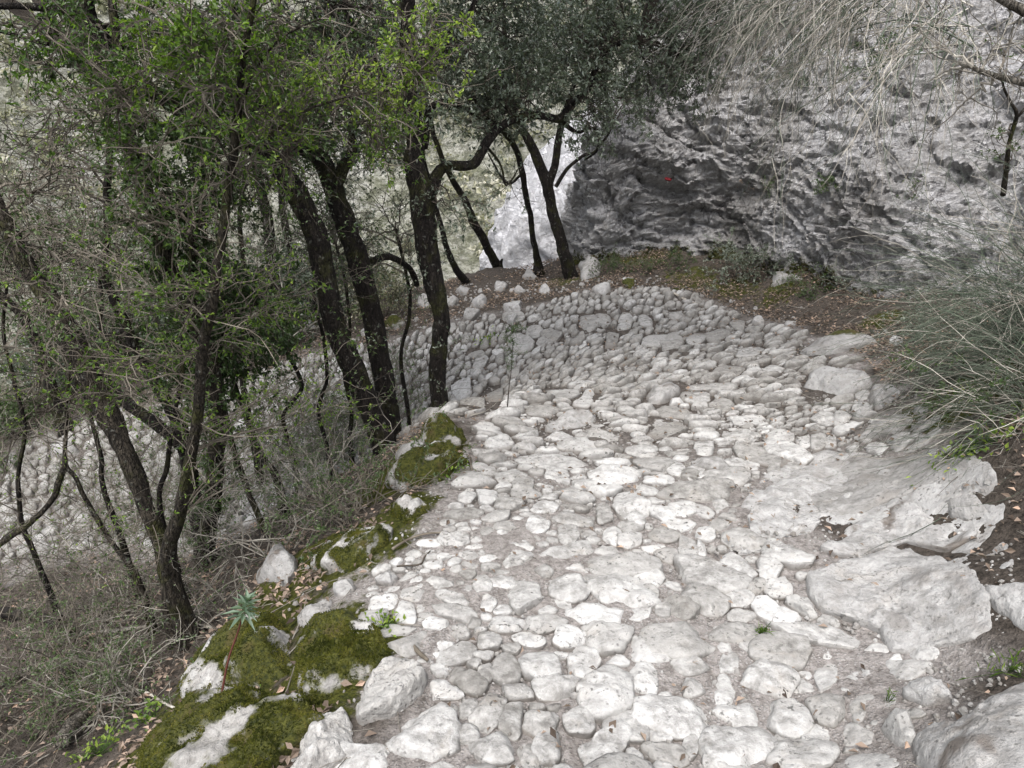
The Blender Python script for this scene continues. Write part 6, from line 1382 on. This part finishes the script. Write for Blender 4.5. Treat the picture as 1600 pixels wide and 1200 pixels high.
# fallen sticks and logs
def stick(name, label, cat, pts, w, mat, lift=.012, group=None, Y=None, sides=8):
    p = np.array(pts, float); P = hit(p[:, 0], p[:, 1], lift) if Y is None else at_y(p[:, 0], p[:, 1], Y)
    zf = ((P - CAM) @ FW); R = np.interp(np.linspace(0, 1, len(p)), np.linspace(0, 1, len(w)), w) * zf / F / 2
    a = Acc(); limb(a, P, R, sides, 6, .006, knob=.10); c = P[0]
    tag(put(name, a.build(name, [mat], c), None, c), label, cat, group)
SG = "dead sticks lying on the ground"
stick("fallen_log", "grey fallen branch lying in the hollow at lower left", "log", [(-30, 1085), (30, 1052), (80, 1038), (130, 1030), (183, 1021)], [20, 15, 14, 11], M_BARK_PALE, .06)
stick("fallen_log", "dark mossy fallen limb at the left edge below the lower trail", "log", [(-30, 955), (20, 958), (60, 965), (95, 978), (115, 985)], [16, 18, 18, 12], M_BARK, .08)
stick("fallen_log", "pale rotten log piece below the grey fallen branch near the bottom left", "log", [(95, 1160), (112, 1135), (130, 1118)], [24, 26, 20], M_BARK_PALE, .05)
for lab, pts, w, mt in [("thin twig at the left border of the path below the moss cushions", [(613, 858), (640, 842), (668, 834), (700, 832)], [5, 4, 3], M_TWIG_MID), ("dark crooked twig on the soil left of the path", [(620, 885), (655, 882), (663, 870), (672, 860)], [3, 3, 2], M_TWIG_DARK),
    ("short thick stick beside the bare white rock", [(645, 1010), (656, 1022), (668, 1032)], [9, 8, 6], M_TWIG_MID), ("curved root sticking out at the path border by the mossy mound", [(735, 715), (737, 735), (742, 750), (752, 757)], [3, 4, 3], M_TWIG_MID),
    ("pale straight stick on the cobbles at the outer rim of the bend", [(1050, 456), (1065, 465), (1090, 476)], [4, 4, 3], M_BROOM_DRY), ("broken twig in the litter at the right of the largest slab", [(1495, 990), (1512, 996), (1524, 980)], [4, 3, 2], M_TWIG_DARK),
    ("thin twig in the soil right of the mossy mound", [(830, 870), (848, 880), (866, 886)], [3, 3, 2], M_TWIG_DARK), 
    ("long pale dead branch across the hollow left of the stump", [(185, 1045), (200, 1070), (235, 1085), (270, 1105), (298, 1115)], [6, 5, 4, 3], M_BROOM_DRY), ("pale twig lying in the litter under the stump", [(130, 990), (190, 984), (260, 975), (330, 980)], [6, 6, 5], M_TWIG_PALE)]:
    stick("stick", lab, "stick", pts, w, mt, .015, SG, sides=6)
def dead_sticks():
    c = scatter(900, ((-4.2, 4.0, .8, 7),)); d = signed(SOIL, c[:, 0], c[:, 1]); c = c[d > -.15]; n = len(c)
    an = rng.uniform(0, 6.28, n); P = wander(surf_rest(c, .01), np.stack([np.cos(an), np.sin(an), .1 + 0 * an], -1), rng.uniform(.08, .35, n), 6, .15, 0)
    P[..., 2] = np.maximum(P[..., 2] * .3 + H(P[..., 0], P[..., 1]) * .7 + .012, H(P[..., 0], P[..., 1]) + .004)
    a = Acc(); tubes(a, P, rng.uniform(.001, .003, (n, 1)) * np.linspace(1, .5, 6)[None], 4, 0, rng.uniform(0, 1, n))
    tag(put("twig_litter", a.build("twig_litter", [M_TWIG_PALE], smooth=False)), "thin dead twigs strewn through the leaf litter off the path", "twig litter", kind="stuff")
dead_sticks()

# far slope scrub
def far_scrub():
    a = Acc(); n = 2600
    r = rng.uniform(46, 125, n) ** 1.0; th = rng.uniform(-1.0, .35, n); x = r * np.sin(th); y = r * np.cos(th); z = far_h(x, y)
    dens = fbm(xyz(x * .06, y * .06), 3); k = dens > -.18; x, y, z, r = x[k], y[k], z[k], r[k]; n = len(x)
    R = rng.uniform(.5, 1.5, n) * (1 + .4 * (rng.random(n) > .9)); m = 34
    U = unit(rng.normal(size=(n, m, 3))); U[..., 2] = np.abs(U[..., 2]); rad = rng.random((n, m, 1)) ** .4
    P = np.stack([x, y, z], -1)[:, None] + U * rad * R[:, None, None] * np.array([1, 1, .8]) * (1 + .3 * rng.normal(size=(n, m, 1)))
    tone = np.clip(.55 + .25 * rng.normal(size=(n, 1)) + 0 * rad[..., 0], 0, 1) 
    P = P.reshape(-1, 3); nn = len(P); s = np.repeat(R, m) * rng.uniform(.22, .45, nn)
    leaves(a, P, rng.normal(size=(nn, 3)), rng.normal(size=(nn, 3)), s, s * .7, np.clip(tone.ravel() + rng.normal(size=nn) * .12, 0, 1))
    tag(put("hillside_scrub", a.build("hillside_scrub", [M_LEAF_SCRUB], smooth=False)), "pale olive scrub covering the far side of the valley", "scrub", kind="stuff")
far_scrub()
